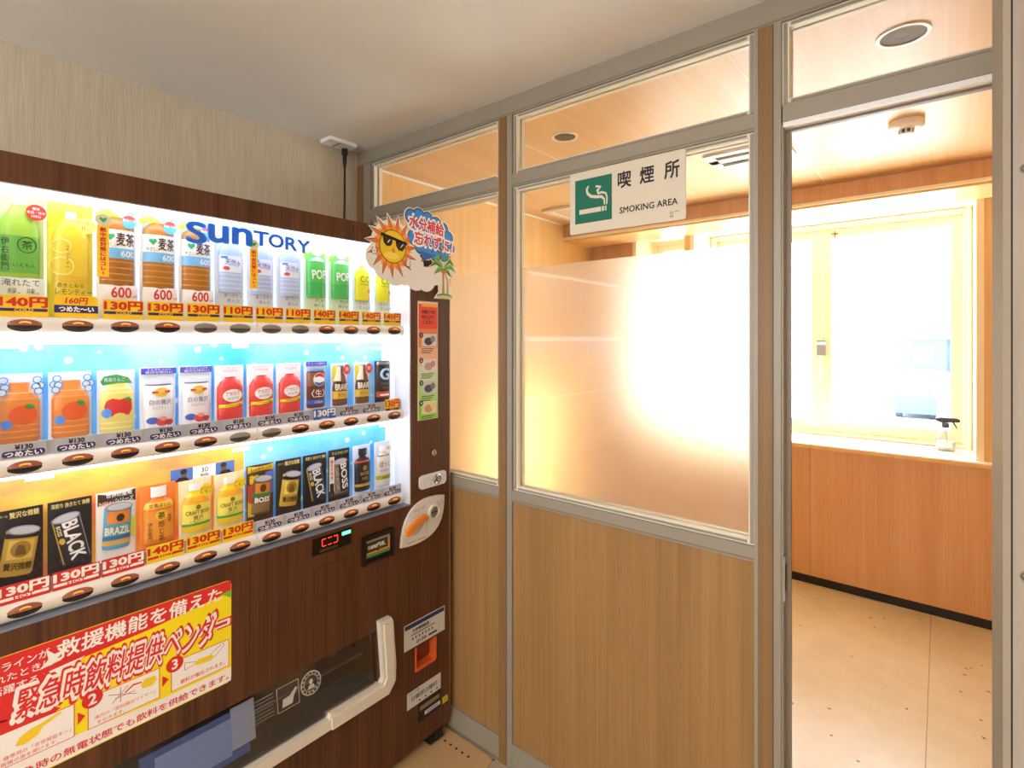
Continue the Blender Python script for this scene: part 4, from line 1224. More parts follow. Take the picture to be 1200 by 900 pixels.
b.prism([(1.290, 1.615), (1.385, 1.615), (1.392, 1.628), (1.372, 1.65), (1.366, 1.69), (1.392, 1.70), (1.398, 1.73), (1.37, 1.76), (1.29, 1.765), (1.27, 1.70), (1.31, 1.68), (1.312, 1.64)], 0.0009, 0.0024, M_bw)
b.build('board', pb)
BKL = mat('#1E1A1C', 0.4)
b = MB(PB_); b.poly(star(SC, 0.057, 0.107, 15), 0.0026, BKL); b.poly(star(SC, 0.055, 0.100, 15), 0.0029, mat('#E8752A', 0.4)); b.poly(star(SC, 0.053, 0.080, 15, 0.2), 0.0031, mat('#F2A03A', 0.4)); b.build('sun_flames', pb)
b = MB(PB_); b.poly(circ(*SC, 0.0555, None, 32), 0.0033, BKL); b.poly(circ(*SC, 0.053, None, 32), 0.0035, mat('#EFC81E', 0.4)); b.poly(circ(SC[0] - .006, SC[1] - .030, 0.030, 0.012, 24), 0.0037, mat('#F7DD55', 0.4))
b.poly([(1.108, 1.772), (1.118, 1.760), (1.110, 1.752), (1.102, 1.762)], 0.0038, mat('#D8901E', 0.4)); b.build('sun_face', pb)
b = MB(PB_)
b.poly([(1.060, 1.816), (1.168, 1.795), (1.166, 1.786), (1.058, 1.806)], 0.0040, BKL)
b.poly([(1.066, 1.808), (1.104, 1.801), (1.106, 1.788), (1.098, 1.776), (1.082, 1.774), (1.070, 1.784)], 0.0040, mat('#3A2418', 0.3))
b.poly([(1.118, 1.799), (1.160, 1.791), (1.158, 1.776), (1.146, 1.764), (1.130, 1.766), (1.120, 1.780)], 0.0040, mat('#3A2418', 0.3))
b.poly([(1.084, 1.786), (1.094, 1.797), (1.097, 1.796), (1.087, 1.785)], 0.0042, WH); b.poly([(1.138, 1.776), (1.148, 1.788), (1.151, 1.787), (1.141, 1.775)], 0.0042, WH)
b.build('sunglasses', pb)
b = MB(PB_)
for c in bub: b.poly(circ(c[0], c[1], c[2], None, 20), 0.0027 + 0.00001 * bub.index(c), BKL)
for c in bub: b.poly(circ(c[0], c[1], c[2] - .0035, None, 20), 0.0029 + 0.00001 * bub.index(c), mat('#3E8FE0', 0.4))
b.poly([(1.215, 1.775), (1.30, 1.770), (1.262, 1.752), (1.228, 1.738), (1.240, 1.756)], 0.0033, mat('#2E66B8', 0.4))
b.build('speech_bubble', pb)
b = MB(PB_)
for s_, z, wd in (('水分補給', 1.868, 0.160), ('忘れずに!', 1.815, 0.178)):
    c = 1.257 if s_[0] == '水' else 1.288
    b.text(s_, c, z, 0.052, WH, 0.0036, width=wd + .008, bold=0.10, rot=-0.06); b.text(s_, c, z, 0.044, mat('#D8324A', 0.4), 0.0040, width=wd, bold=0.03, rot=-0.06)
b.build('bubble_lettering', pb)
for (x, y) in ((1.033, 1.752), (1.172, 1.725)):
    b = MB(PB_); b.poly(rrect(x - .010, x + .010, y - .010, y + .012, .006), 0.0040, BKL); b.poly(rrect(x - .008, x + .008, y - .008, y + .010, .005), 0.0042, WH)
    for k in range(3): b.rect(x - .006, x + .006, y - .004 + .004 * k, y - .003 + .004 * k, 0.0044, BKL)
    b.poly(circ(x, y + .015, .004, .006, 10), 0.0044, WH); b.build('hand', pb)
M_lf = mat('#4FA03A', 0.4); M_lf2 = mat('#2E7A2C', 0.4)
pc = (1.335, 1.725)
for i, a in enumerate((2.9, 2.45, 1.95, 1.2, 0.55, 0.0, -0.5, 3.5)):
    l = 0.068 if i not in (6, 7) else 0.05
    tip = (pc[0] + l * math.cos(a), pc[1] + 0.042 * math.sin(a) - 0.010)
    mid = (pc[0] + l * .55 * math.cos(a), pc[1] + 0.045 * math.sin(a) + .012)
    b = MB(PB_); b.poly([pc, (mid[0], mid[1] - .011), tip, (mid[0], mid[1] + .009)], 0.0040 + .0001 * i, M_lf if i % 2 else M_lf2)
    b.poly([(mid[0], mid[1] + .001), tip, (mid[0], mid[1] + .008), (pc[0], pc[1] + .003)], 0.0042 + .0001 * i, mat('#8CC63E', 0.4)); b.build('palm_leaf', pb)
b = MB(PB_); b.prism([(1.330, 1.630), (1.342, 1.630), (1.340, 1.68), (1.342, 1.725), (1.330, 1.725), (1.332, 1.68)], 0.0022, 0.0030, mat('#B98A4E', 0.4)); b.prism([(1.352, 1.630), (1.362, 1.630), (1.362, 1.68), (1.346, 1.715), (1.342, 1.712), (1.354, 1.68)], 0.0022, 0.0028, mat('#C99A5E', 0.4)); b.build('palm_trunk', pb)
b = MB(PB_); b.poly(circ(1.341, 1.625, 0.038, 0.010, 20), 0.0034, M_lf); b.poly(circ(1.341, 1.622, 0.036, 0.006, 20), 0.0036, mat('#D9C98A', 0.4)); b.build('island', pb)
b = MB(PB_)
for k in range(3): b.poly(circ(1.328 + .009 * k, 1.716 - .003 * (k % 2), 0.006, None, 12), 0.0052, mat('#C98A3A', 0.4))
b.build('coconuts', pb)

# ------------------------------------------------------------------ drink display samples, three rows of twelve
CW = -0.072                                            # depth of the card backs behind the machine face
BASES = [1.5155, 1.2325, 0.9465]
CT_ = lambda u, v, w: (w, u, v)
def G(h, r=0.3): return mat(h, r)
class Card:
    def __init__(s, row, colm, label, w, h, bg, group, cat='drink sample', name='drink_display_sample'):
        s.k = 0.14
        s.w, s.h = w, h
        s.t = thing(name, (MF + CW, COLS[colm], BASES[row]), label, cat, group)
        b = s.mb(); b.relief([(0.0, w / 2), (h, w / 2)], s.k, bg)
        b.box(-w / 2, w / 2, 0, h, -0.004, 0.0, bg); b.build('backing_sheet', s.t, base=(0, 0, 0), smooth=60)
        s.f0 = s.k * w / 2
    def mb(s, rot=None):
        b = MB(CT_)
        if rot:
            a, cu, cv = rot
            b.pre = lambda u, v, w: (cu + (u - cu) * math.cos(a) - (v - cv) * math.sin(a), cv + (u - cu) * math.sin(a) + (v - cv) * math.cos(a), w)
        return b
    def out(s, b, name):
        return b.build(name, s.t, base=(0, 0, 0), smooth=50)
    def surf(s, u, v):                                  # on the curved sheet
        return s.k * math.sqrt(max((s.w / 2) ** 2 - u * u, 0)) + 0.0007
    def on(s, b, pts, m, e=0.0):
        b.patch(pts, m, lambda u, v: s.surf(u, v) + e, 3)
    def body(s, prof, m, name='bottle', k=0.45, rot=None):
        b = s.mb(rot); b.relief(prof, k, m, s.f0 - 0.001); s.out(b, name)
        return lambda u, v, e=0.0006: s.f0 - 0.001 + k * math.sqrt(max(rad(prof, v) ** 2 - u * u, 0)) + e
def shift(prof, dv): return [(v + dv, r) for v, r in prof]

def finish_cards():
    pass

# ---- row one: tall bottles
def tall(r, z0, z1, neck=0.4, sh=0.72):
    h = z1 - z0
    return [(z0, r * .94), (z0 + h * .03, r), (z0 + h * sh, r), (z0 + h * (sh + .10), r * .86), (z0 + h * (sh + .18), r * .6), (z0 + h * (sh + .23), r * neck), (z1, r * neck)]
c = Card(0, 0, 'green tea sample bottle with round red badge, leftmost in the top display row', 0.078, 0.252, G('#CFE8A0'), 'drink samples in the top display row')
pf = tall(0.032, 0.040, 0.236); sf = c.body(pf, G('#A4D24A'))
b = c.mb(); b.relief([(0.232, .0125), (0.244, .0125)], .45, G('#EEF2F4'), c.f0); c.out(b, 'cap')
b = c.mb(); b.relief(pf, .45, G('#6FBE4C'), c.f0 - .001, .0006, .090, .166); c.out(b, 'label')
b = c.mb()
b.text('伊右衛門', -0.023, .128, .066, G('#16401E'), vert=True, width=.012, surf=lambda u, v: sf(u, v, .0014))
b.text('茶', .010, .148, .018, G('#123A18'), surf=lambda u, v: sf(u, v, .0014))
A_, B_ = circ(.010, .148, .014, .015, 20), circ(.010, .148, .0155, .0165, 20)
for i in range(20):
    q = [A_[i], B_[i], B_[(i + 1) % 20], A_[(i + 1) % 20]]
    b.patch2(q, lambda u, v: sf(u, v, .0014), G('#123A18'))
b.text('いえもん', .006, .106, .008, G('#123A18'), surf=lambda u, v: sf(u, v, .0014))
c.out(b, 'label_lettering')
b = c.mb(); c.on(b, [(-.038, .036), (.038, .036), (.038, .080), (-.038, .080)], G('#F2F6F0'), .0165); c.out(b, 'white_band')
b = c.mb(); b.text('淹れたて', 0.0, .070, .015, G('#3A4A3C'), .0228, width=.058); b.text('緑、味。', 0.004, .0525, .012, G('#5A6A5C'), .0228, width=.048); c.out(b, 'slogan_lettering')
b = c.mb(); b.prism(circ(.024, .218, .0165, .0165, 24), .0188, .0196, G('#E4382C'))
for i, s_ in enumerate(('国産', '茶葉・抹茶', '100%')): b.text(s_, .024, .2255 - .008 * i, .0055, WH, .0200)
c.out(b, 'badge')

c = Card(0, 1, 'yellow lemon tea sample bottle on a yellow sheet beside the green tea', 0.078, 0.250, G('#F4E83E'), 'drink samples in the top display row')
pf = tall(0.031, 0.046, 0.218, .3, .76); sf = c.body(pf, G('#EFD23A'))
b = c.mb(); b.relief([(0.216, .0095), (0.231, .0095)], .45, WH, c.f0); c.out(b, 'cap')
b = c.mb(); b.relief(pf, .45, G('#E9C22E'), c.f0 - .001, .0006, .076, .092); c.out(b, 'tea_band')
b = c.mb()
for (x, y, r) in ((-.017, .112, .020), (-.018, .155, .016)):
    A_, B_ = circ(x, y, r - .002, None, 22), circ(x, y, r, None, 22)
    for i in range(22):
        q = [A_[i], B_[i], B_[(i + 1) % 22], A_[(i + 1) % 22]]
        b.patch2(q, lambda u, v: sf(u, v, .0012), G('#FFF6A0'))
c.out(b, 'lemon_slice')
b = c.mb(); b.text('レモンティー', -.008, .135, .05, G('#5A5020'), vert=True, width=.007, surf=lambda u, v: sf(u, v, .0016)); c.out(b, 'label_lettering')
b = c.mb(); b.prism(circ(.024, .205, .019, .018, 22), .0120, .0128, G('#FBF27A')); b.text('すっきり', .023, .210, .007, G('#6A6020'), .0132); b.text('甘い', .025, .199, .009, G('#6A6020'), .0132); c.out(b, 'bubble')
b = c.mb(); b.text('透きとおる', -.004, .070, .009, BK, .0225, width=.046); b.text('レモンティー', .002, .0555, .012, BK, .0225, width=.062); c.out(b, 'slogan_lettering')

def barley(colm, label):
    c = Card(0, colm, label, 0.074, 0.252, G('#F2F2F0'), 'barley tea samples in the top row')
    b = c.mb(); c.on(b, [(-.034, .205), (.034, .205), (.034, .251), (-.034, .251)], G('#9CCEF2'), .0004); c.out(b, 'sky_band')
    b = c.mb()
    random.seed(3)
    for i in range(7): c.on(b, circ(-.033 + .010 * i * (1 if i < 4 else .4) , .236 + .008 * math.sin(i * 2.1), .008, None, 8), G('#F6CF3E'), .0010 + .0001 * i)
    c.out(b, 'flower_print')
    pf = [(0.070, .030), (.074, .033), (.212, .033), (.222, .030), (.232, .020), (.236, .012)]; sf = c.body(pf, G('#B9772C'))
    for z in (.088, .102, .116, .130):
        b = c.mb(); b.relief(pf, .45, G('#D69A48'), c.f0 - .001, .0006, z, z + .003); c.out(b, 'rib')
    b = c.mb(); b.relief(pf, .45, G('#F6F5F0'), c.f0 - .001, .0008, .163, .205); c.out(b, 'label')
    b = c.mb(); b.relief(pf, .45, G('#7CC2F2'), c.f0 - .001, .0008, .139, .163); c.out(b, 'label')
    b = c.mb()
    S = lambda u, v: sf(u, v, .0018)
    b.text('麦茶', .013, .184, .030, G('#4A2A18'), width=.036, bold=.015, surf=S)
    b.text('やさしい', -.016, .170, .010, G('#4A2A18'), width=.026, surf=S)
    b.text('600', .018, .1505, .014, WH, bold=.02, surf=S)
    b.patch([(-.016, .180), (-.008, .189), (-.010, .196), (-.016, .193), (-.022, .196), (-.024, .189)], G('#38B070'), S)
    c.out(b, 'label_lettering')
    b = c.mb(); b.prism(circ(.020, .226, .014, .0155, 22), .0175, .0183, G('#63B4EC')); b.prism(circ(.020, .226, .014, .0155, 22, 0, 0.12, math.pi - .12), .0183, .0187, G('#E2483C')); b.text('国産六条', .020, .2295, .006, WH, .0191); c.out(b, 'badge')
    b = c.mb(); c.on(b, [(-.0365, .034), (.0365, .034), (.0365, .078), (-.0365, .078)], G('#F5F3F2'), .0165); b.text('600', .004, .061, .024, G('#D4342C'), .0228, width=.038, bold=.02); b.text('ml', .030, .053, .006, G('#D4342C'), .0228); c.out(b, 'volume_lettering')
barley(2, 'barley tea sample bottle, leftmost of three alike, next to the yellow lemon tea')
barley(3, 'barley tea sample bottle, middle one of three alike in the top display row')
barley(4, 'barley tea sample bottle, rightmost of three alike, under the big blue letters')

def water(colm, label):
    c = Card(0, colm, label, 0.072, 0.215, G('#DDE8FB'), 'mineral water samples in the top row')
    pf = tall(.029, .078, .214, .42, .80); sf = c.body(pf, G('#B8CCF6'))
    for z in (.088, .100, .112, .124):
        b = c.mb(); b.relief(pf, .45, G('#D2DFFB'), c.f0 - .001, .0006, z, z + .004); c.out(b, 'rib')
    b = c.mb(); b.relief(pf, .45, G('#E6EEFC'), c.f0 - .001, .0008, .132, .176); c.out(b, 'label')
    S = lambda u, v: sf(u, v, .0018)
    b = c.mb(); b.text('天然水', .003, .158, .017, G('#4A48A8'), width=.042, bold=.005, surf=S, rot=-.08)
    b.patch(circ(-.014, .142, .008, .005, 12), G('#D8504C'), S)
    b.patch2([(-.026, .168), (-.012, .168), (-.012, .174), (-.026, .174)], lambda u, v: S(u, v), G('#3E8FE0'))
    c.out(b, 'label_lettering')
    b = c.mb(); b.text('清く冷たく', 0, .070, .011, G('#6A6A90'), .0205, width=.046); b.text('澄んだ', 0.002, .056, .010, G('#6A6A90'), .0205, width=.034); c.out(b, 'slogan_lettering')
water(5, 'pale blue mineral water sample, leftmost of three, behind the vertical yellow banner')
water(6, 'pale blue mineral water sample bottle, middle one of three alike')
water(7, 'pale blue mineral water sample, rightmost of three, beside the green soda')

def soda(colm, label):
    c = Card(0, colm, label, 0.072, 0.226, G('#D9F0DA'), 'green soda samples in the top row')
    pf = tall(.031, .080, .228, .42, .74); sf = c.body(pf, G('#58C85E'))
    b = c.mb(); b.relief([(.190, .029), (.222, .014), (.226, .013)], .45, G('#E8F4F0'), c.f0, .0008); c.out(b, 'bottle_neck')
    b = c.mb(); b.relief(pf, .45, G('#3CB85A'), c.f0 - .001, .0008, .086, .126); c.out(b, 'label')
    b = c.mb(); b.text('POP', .004, .150, .026, WH, width=.046, bold=.02, surf=lambda u, v: sf(u, v, .002), rot=.06, res=3)
    c.out(b, 'label_lettering')
    b = c.mb()
    for (x, y, r) in ((-.028, .205, .010), (-.024, .190, .008), (.026, .210, .009), (.028, .195, .007)): c.on(b, circ(x, y, r, None, 14), G('#A8DC4A'), .0012)
    c.out(b, 'grape_print')
    b = c.mb(); b.text('POP', .004, .070, .011, G('#2E6E4A'), .0215, shear=.2); b.text('弾ける', 0, .056, .010, G('#2E6E4A'), .0215, width=.034); c.out(b, 'slogan_lettering')
soda(8, 'green soda sample bottle with white lettering, left one of the two')
soda(9, 'green soda sample bottle with white lettering, right one of the two')

def lemon(colm, label):
    c = Card(0, colm, label, 0.064, 0.205, G('#E4F1F4'), 'yellow lemon soda samples in the top row')
    pf = [(.080, .026), (.084, .028), (.165, .028), (.178, .024), (.186, .012), (.200, .010)]; sf = c.body(pf, G('#E6E024'))
    b = c.mb(); b.relief([(.196, .011), (.205, .011)], .45, WH, c.f0); c.out(b, 'cap')
    S = lambda u, v: sf(u, v, .0018)
    b = c.mb(); b.text('C.C.', .003, .150, .020, G('#3E7A2A'), width=.036, bold=.01, surf=S); b.text('Lemon', .001, .134, .008, G('#5A8A2A'), surf=S)
    b.patch2(circ(.018, .112, .006, .008, 12), lambda u, v: S(u, v), G('#E46A5A'))
    c.out(b, 'label_lettering')
    b = c.mb(); b.text('ビタミン', 0, .071, .011, G('#3A3A30'), .0200, width=.044); b.text('たっぷり', 0, .056, .011, G('#3A3A30'), .0200, width=.044); c.out(b, 'slogan_lettering')
lemon(10, 'bright yellow lemon soda sample, left one of the pair at the row end')
lemon(11, 'bright yellow lemon soda sample, rightmost in the top display row')

# ---- row two
def juice(colm, label):
    c = Card(1, colm, label, 0.074, 0.165, G('#E9EFFB'), 'orange juice samples in the middle row')
    pf = [(.022, .028), (.026, .0325), (.105, .0325), (.120, .028), (.130, .018), (.147, .0165)]; sf = c.body(pf, G('#E88A3A'))
    for z in (.034, .046, .058, .112, .124):
        b = c.mb(); b.relief(pf, .45, G('#F2A45C'), c.f0 - .001, .0006, z, z + .003); c.out(b, 'rib')
    S = lambda u, v, e=.0012: sf(u, v, e)
    b = c.mb(); b.patch2(circ(.004, .080, .0225, .020, 22), lambda u, v: S(u, v), G('#E8622E')); c.out(b, 'orange_print')
    b = c.mb(); b.patch2([(.006, .098), (.014, .092), (.024, .094), (.019, .101), (.010, .103)], lambda u, v: S(u, v, .002), G('#3E9A48')); c.out(b, 'leaf_print')
    b = c.mb(); b.patch2(circ(-.021, .062, .0085, .0095, 16), lambda u, v: S(u, v, .002), G('#4C8EE4')); c.out(b, 'badge')
    for q, sx in enumerate((-1, 1)):
        b = c.mb()
        for i, (x, y) in enumerate(((.026, .152), (.031, .140), (.024, .138), (.028, .128))):
            b.poly(circ(sx * x, y, .0078, None, 10), .0180 + .0002 * i, G('#3E96EA')); b.poly(circ(sx * x, y, .0058, None, 10), .0182 + .0002 * i, G('#D6EAFC'))
        c.out(b, 'ice_print')
juice(0, 'orange juice sample bottle with ice print, leftmost in the middle display row')
juice(1, 'orange juice sample bottle with ice print, right one of two alike')
c = Card(1, 2, 'pale apple juice sample bottle with red apple and green banner', 0.072, 0.165, G('#E6EEFA'), 'drink samples in the middle display row')
pf = [(.022, .028), (.026, .0325), (.108, .0325), (.122, .028), (.130, .020), (.136, .018)]; sf = c.body(pf, G('#F0E27C'))
for z in (.032, .044, .112, .122):
    b = c.mb(); b.relief(pf, .45, G('#F8F0A8'), c.f0 - .001, .0006, z, z + .003); c.out(b, 'rib')
b = c.mb(); b.patch2([(-.026, .085), (-.026, .070), (-.016, .061), (.020, .061), (.027, .075), (.026, .092), (.014, .101), (.002, .097), (-.012, .101), (-.022, .096)], lambda u, v: sf(u, v, .0012), G('#DE3A34')); c.out(b, 'apple_print')
b = c.mb(); b.patch2([(.010, .100), (.020, .092), (.027, .094), (.020, .103)], lambda u, v: sf(u, v, .002), G('#3E9A48')); c.out(b, 'leaf_print')
b = c.mb(); b.patch2(circ(-.022, .068, .009, .011, 16), lambda u, v: sf(u, v, .002), G('#5A94E4')); c.out(b, 'badge')
b = c.mb(); b.poly([(-.035, .140), (-.028, .152), (-.005, .156), (.018, .148), (.026, .134), (0, .136), (-.03, .132)], .0190, G('#4CA860')); b.text('青森りんご', -.008, .144, .009, WH, .0195, width=.04); c.out(b, 'banner')

def whitetea(colm, label):
    c = Card(1, colm, label, 0.076, 0.168, G('#E8F0FC'), 'white milk tea can samples in the middle row')
    pf = [(.020, .026), (.024, .031), (.118, .031), (.124, .027)]; sf = c.body(pf, G('#F2F0F2'), 'can')
    b = c.mb(); b.relief([(.124, .027), (.1275, .028)], .45, M_steel, c.f0); c.out(b, 'lid')
    S = lambda u, v, e=.0012: sf(u, v, e)
    b = c.mb(); b.patch2(circ(.002, .108, .0150, .0110, 18), lambda u, v: S(u, v), G('#F4C93A')); b.patch2([(-.017, .105), (.021, .106), (.021, .112), (-.017, .111)], lambda u, v: S(u, v, .0016), G('#D8322C')); b.text('Lipton', .002, .1085, .005, WH, surf=lambda u, v: S(u, v, .0022), bold=.03); c.out(b, 'emblem')
    b = c.mb(); b.text('白の贅沢', .001, .084, .013, G('#4A4C8A'), width=.046, surf=S); b.text('ミルクティー', .001, .070, .007, G('#8A88A8'), width=.034, surf=S); c.out(b, 'label_lettering')
    b = c.mb()
    for i, (x, y, r, h_) in enumerate(((-.016, .040, .012, '#4A62C0'), (.004, .036, .014, '#D8504A'), (.020, .034, .010, '#C83A34'), (.006, .044, .008, '#E89A8A'))): b.patch2(circ(x, y, r, r * .7, 14), lambda u, v: S(u, v, .0012 + .0004 * i), G(h_))
    c.out(b, 'label_print')
    b = c.mb(); b.box(-.0375, .0375, .152, .1665, .0080, .0088, G('#5A56C0')); b.text('ミルクたっぷり', 0, .1625, .005, WH, .0092, width=.05); b.text('贅沢な味わい', 0, .1562, .006, WH, .0092, width=.058); c.out(b, 'banner')
whitetea(3, 'white milk tea can sample under a purple banner, left one of two')
whitetea(4, 'white milk tea can sample under a purple banner, right one of two')

def redjuice(colm, label):
    c = Card(1, colm, label, 0.074, 0.166, G('#F6EEF2'), 'red acerola drink samples in the middle row')
    pf = [(.020, .030), (.024, .033), (.050, .033), (.052, .0315), (.056, .033), (.108, .033), (.124, .024), (.130, .014), (.139, .013)]; sf = c.body(pf, G('#E0423E'))
    b = c.mb(); b.relief([(.136, .0135), (.142, .0135)], .45, WH, c.f0); c.out(b, 'cap')
    S = lambda u, v, e=.0012: sf(u, v, e)
    b = c.mb(); b.patch2(circ(.002, .086, .025, .017, 22), lambda u, v: S(u, v), G('#F4F4F2'))
    b.patch2([(-.031, .054), (-.01, .054), (.012, .057), (.031, .061), (.031, .070), (.012, .066), (-.01, .063), (-.031, .063)], lambda u, v: S(u, v), G('#F0DC2E')); c.out(b, 'label')
    b = c.mb(); b.text('アセロラ', .001, .092, .010, G('#D83A3E'), width=.036, bold=.01, surf=lambda u, v: S(u, v, .002), rot=.1); b.text('Acerola', .002, .080, .007, G('#7A9A8A'), width=.030, surf=lambda u, v: S(u, v, .002), rot=.1); b.text('ビタミンC 13種', .002, .0615, .005, G('#8A5A20'), width=.04, surf=lambda u, v: S(u, v, .002), rot=.08); c.out(b, 'label_lettering')
    b = c.mb(); b.text('きょうのビタミンC', 0, .160, .006, G('#D83A3E'), .0076, width=.052); b.text('アセロラ生活', 0, .1515, .006, G('#D83A3E'), .0076, width=.036); c.out(b, 'slogan_lettering')
redjuice(5, 'red acerola drink sample bottle, leftmost of three alike')
redjuice(6, 'red acerola drink sample bottle, middle one of three alike')
redjuice(7, 'red acerola drink sample bottle, rightmost of three, beside the cola can')

c = Card(1, 8, 'dark cola can sample with red, white and blue ball above blue price tag', 0.070, 0.168, G('#E4EAF6'), 'drink samples in the middle display row')
pf = [(.028, .026), (.032, .030), (.134, .030), (.140, .027)]; sf = c.body(pf, G('#6A3424'), 'can')
S = lambda u, v, e=.0012: sf(u, v, e)
b = c.mb(); b.relief(pf, .45, G('#8A5A3A'), c.f0 - .001, .0006, .095, .134); b.relief([(.140, .027), (.147, .028)], .45, G('#6FB4EE'), c.f0); b.relief(pf, .45, G('#2E62C8'), c.f0 - .001, .0008, .040, .052); c.out(b, 'can_print')
b = c.mb()
b.patch2(circ(.004, .114, .0195, .0205, 26), lambda u, v: S(u, v, .0016), WH)
up = circ(.004, .114, .0180, .0190, 16, 0, 0.15, math.pi - .35) ; b.patch2(up, lambda u, v: S(u, v, .0022), G('#D8302C'))
lo = circ(.004, .114, .0180, .0190, 14, 0, math.pi + .35, 2 * math.pi - .35) ; b.patch2(lo, lambda u, v: S(u, v, .0022), G('#2456B8')); c.out(b, 'emblem')
b = c.mb(); b.text('〈生〉', .001, .072, .024, WH, width=.044, bold=.012, surf=lambda u, v: S(u, v, .002)); b.text('COLA', .001, .046, .007, WH, surf=lambda u, v: S(u, v, .002)); c.out(b, 'label_lettering')
b = c.mb(); b.box(-.034, .034, .155, .168, .0078, .0086, G('#4A48C0')); b.text('生 コーラの新時代', 0, .1615, .007, WH, .0090, width=.056); c.out(b, 'banner')

def coffeebottle(colm, label):
    c = Card(1, colm, label, 0.058, 0.160, G('#E2E8F4'), 'slim coffee bottle samples in the middle row')
    b = c.mb(); c.on(b, [(-.027, .100), (-.004, .100), (-.004, .152), (-.027, .152)], G('#E8D83E'), .0006); c.out(b, 'yellow_print')
    pf = [(.026, .024), (.030, .0265), (.085, .0265), (.115, .020), (.130, .014), (.152, .013)]; sf = c.body(pf, G('#7A4A2C'))
    S = lambda u, v, e=.0012: sf(u, v, e)
    b = c.mb(); b.relief(pf, .45, G('#F0E2C8'), c.f0 - .001, .0008, .104, .150, f0=-1, f1=-.1); c.out(b, 'cream_print')
    b = c.mb(); b.relief(pf, .45, G('#3A2418'), c.f0 - .001, .0008, .072, .100); b.relief(pf, .45, G('#E4B83A'), c.f0 - .001, .0008, .048, .072); c.out(b, 'label')
    b = c.mb(); b.text('BRAVE', 0, .085, .019, G('#F4ECD8'), width=.042, bold=.03, surf=lambda u, v: S(u, v, .002)); b.text('カフェ', 0, .060, .010, G('#7A2A1C'), width=.028, bold=.02, surf=lambda u, v: S(u, v, .002)); c.out(b, 'label_lettering')
    b = c.mb(); b.prism(circ(.017, .140, .0125, .0165, 18), .0170, .0178, G('#E0483A')); b.text('新', .017, .141, .012, WH, .0182); c.out(b, 'badge')
coffeebottle(9, 'slim brown coffee bottle sample with red badge, left one of two')
coffeebottle(10, 'slim brown coffee bottle sample with red badge, right one of two')
c = Card(1, 11, 'slim black can sample with glowing blue ring, rightmost in the middle row', 0.058, 0.162, G('#26262E'), 'drink samples in the middle display row')
pf = [(.030, .025), (.034, .0275), (.150, .0275), (.156, .025)]; sf = c.body(pf, G('#1C1C24'), 'can')
S = lambda u, v, e=.0012: sf(u, v, e)
b = c.mb(); b.relief([(.150, .0278), (.160, .0265)], .45, M_steel, c.f0); c.out(b, 'lid')
b = c.mb(); b.text('G', .000, .118, .038, G('#BFE4FF'), width=.036, bold=.03, surf=S, res=4); b.text('ENERGY', .0, .085, .006, G('#8A8E98'), surf=S); b.text('Zone', .0, .072, .007, G('#8A8E98'), surf=S); c.out(b, 'label_lettering')
b = c.mb(); b.relief(pf, .45, G('#D8432C'), c.f0 - .001, .0008, .040, .058); b.relief(pf, .45, G('#F4F0EC'), c.f0 - .001, .0012, .044, .050, f0=-.7, f1=.7); c.out(b, 'label')

# ---- row three: tilted cans on dark cards
def canprint(c, r, z0, z1, ang, colr, name='can', lidc='#C6CAD6'):
    rot = (ang, 0.0, (z0 + z1) / 2)
    pf = [(z0, r * .9), (z0 + .004, r), (z1 - .004, r), (z1, r * .97)]
    k = .35
    b = c.mb(rot); b.relief(pf, k, G(colr), c.f0 - .001); c.out(b, name)
    b = c.mb(rot); wl = c.f0 + k * r + .0004
    b.prism(circ(0, z1, r * .97, r * .36, 26), wl - .004, wl, G('#8A8E98')); b.poly(circ(0, z1 + .0005, r * .88, r * .29, 26), wl + .0004, G(lidc)); c.out(b, 'lid')
    S = lambda u, v, e=.0010: c.f0 - .001 + k * math.sqrt(max(r * r - u * u, 0)) + e
    return rot, pf, k, S

def goldcan(colm, label):
    c = Card(2, colm, label, 0.076, 0.170, G('#1E1A20'), 'gold coffee can samples in the bottom row')
    rot, pf, k, S = canprint(c, .0265, .036, .128, -.14 if True else 0, '#C9A63C')
    b = c.mb(rot); b.relief(pf, k, G('#1C1A1E'), c.f0 - .001, .0008, .112, .122); b.relief(pf, k, G('#E2C766'), c.f0 - .001, .0006, .070, .108, f0=-.75, f1=.75); c.out(b, 'can_print')
    b = c.mb(rot); b.patch2(circ(0, .090, .016, .017, 20), lambda u, v: S(u, v, .0016), G('#A8842A'))
    b.patch2([(-.008, .078), (.009, .078), (.008, .086), (.004, .098), (-.005, .099), (-.008, .090)], lambda u, v: S(u, v, .0022), G('#6E5420')); c.out(b, 'emblem')
    b = c.mb(rot); b.text('贅沢微糖', 0, .056, .015, G('#3A2A10'), width=.044, bold=.02, surf=lambda u, v: S(u, v, .0018)); c.out(b, 'label_lettering')
    b = c.mb(); b.text('贅沢な微糖', .008, .160, .0125, G('#E8D48A'), width=.046, bold=.025, surf=c.surf); b.text('世界一の', -.026, .160, .006, G('#E8D48A'), width=.016, surf=c.surf); c.out(b, 'card_lettering')
    b = c.mb()
    random.seed(5)
    for i in range(22): c.on(b, circ(random.uniform(-.035, .035), random.uniform(.03, .048), .0045, .0032, 7, random.random() * 3), G(random.choice(('#3A2018', '#52301E', '#2A1610'))), .0004 + .0001 * (i % 6))
    tag(c.out(b, 'coffee_beans'), kind='stuff')
goldcan(0, 'gold coffee can sample tilted on a black card, leftmost in the bottom row')
goldcan(7, 'gold coffee can sample tilted on a black card, above the white price strip')

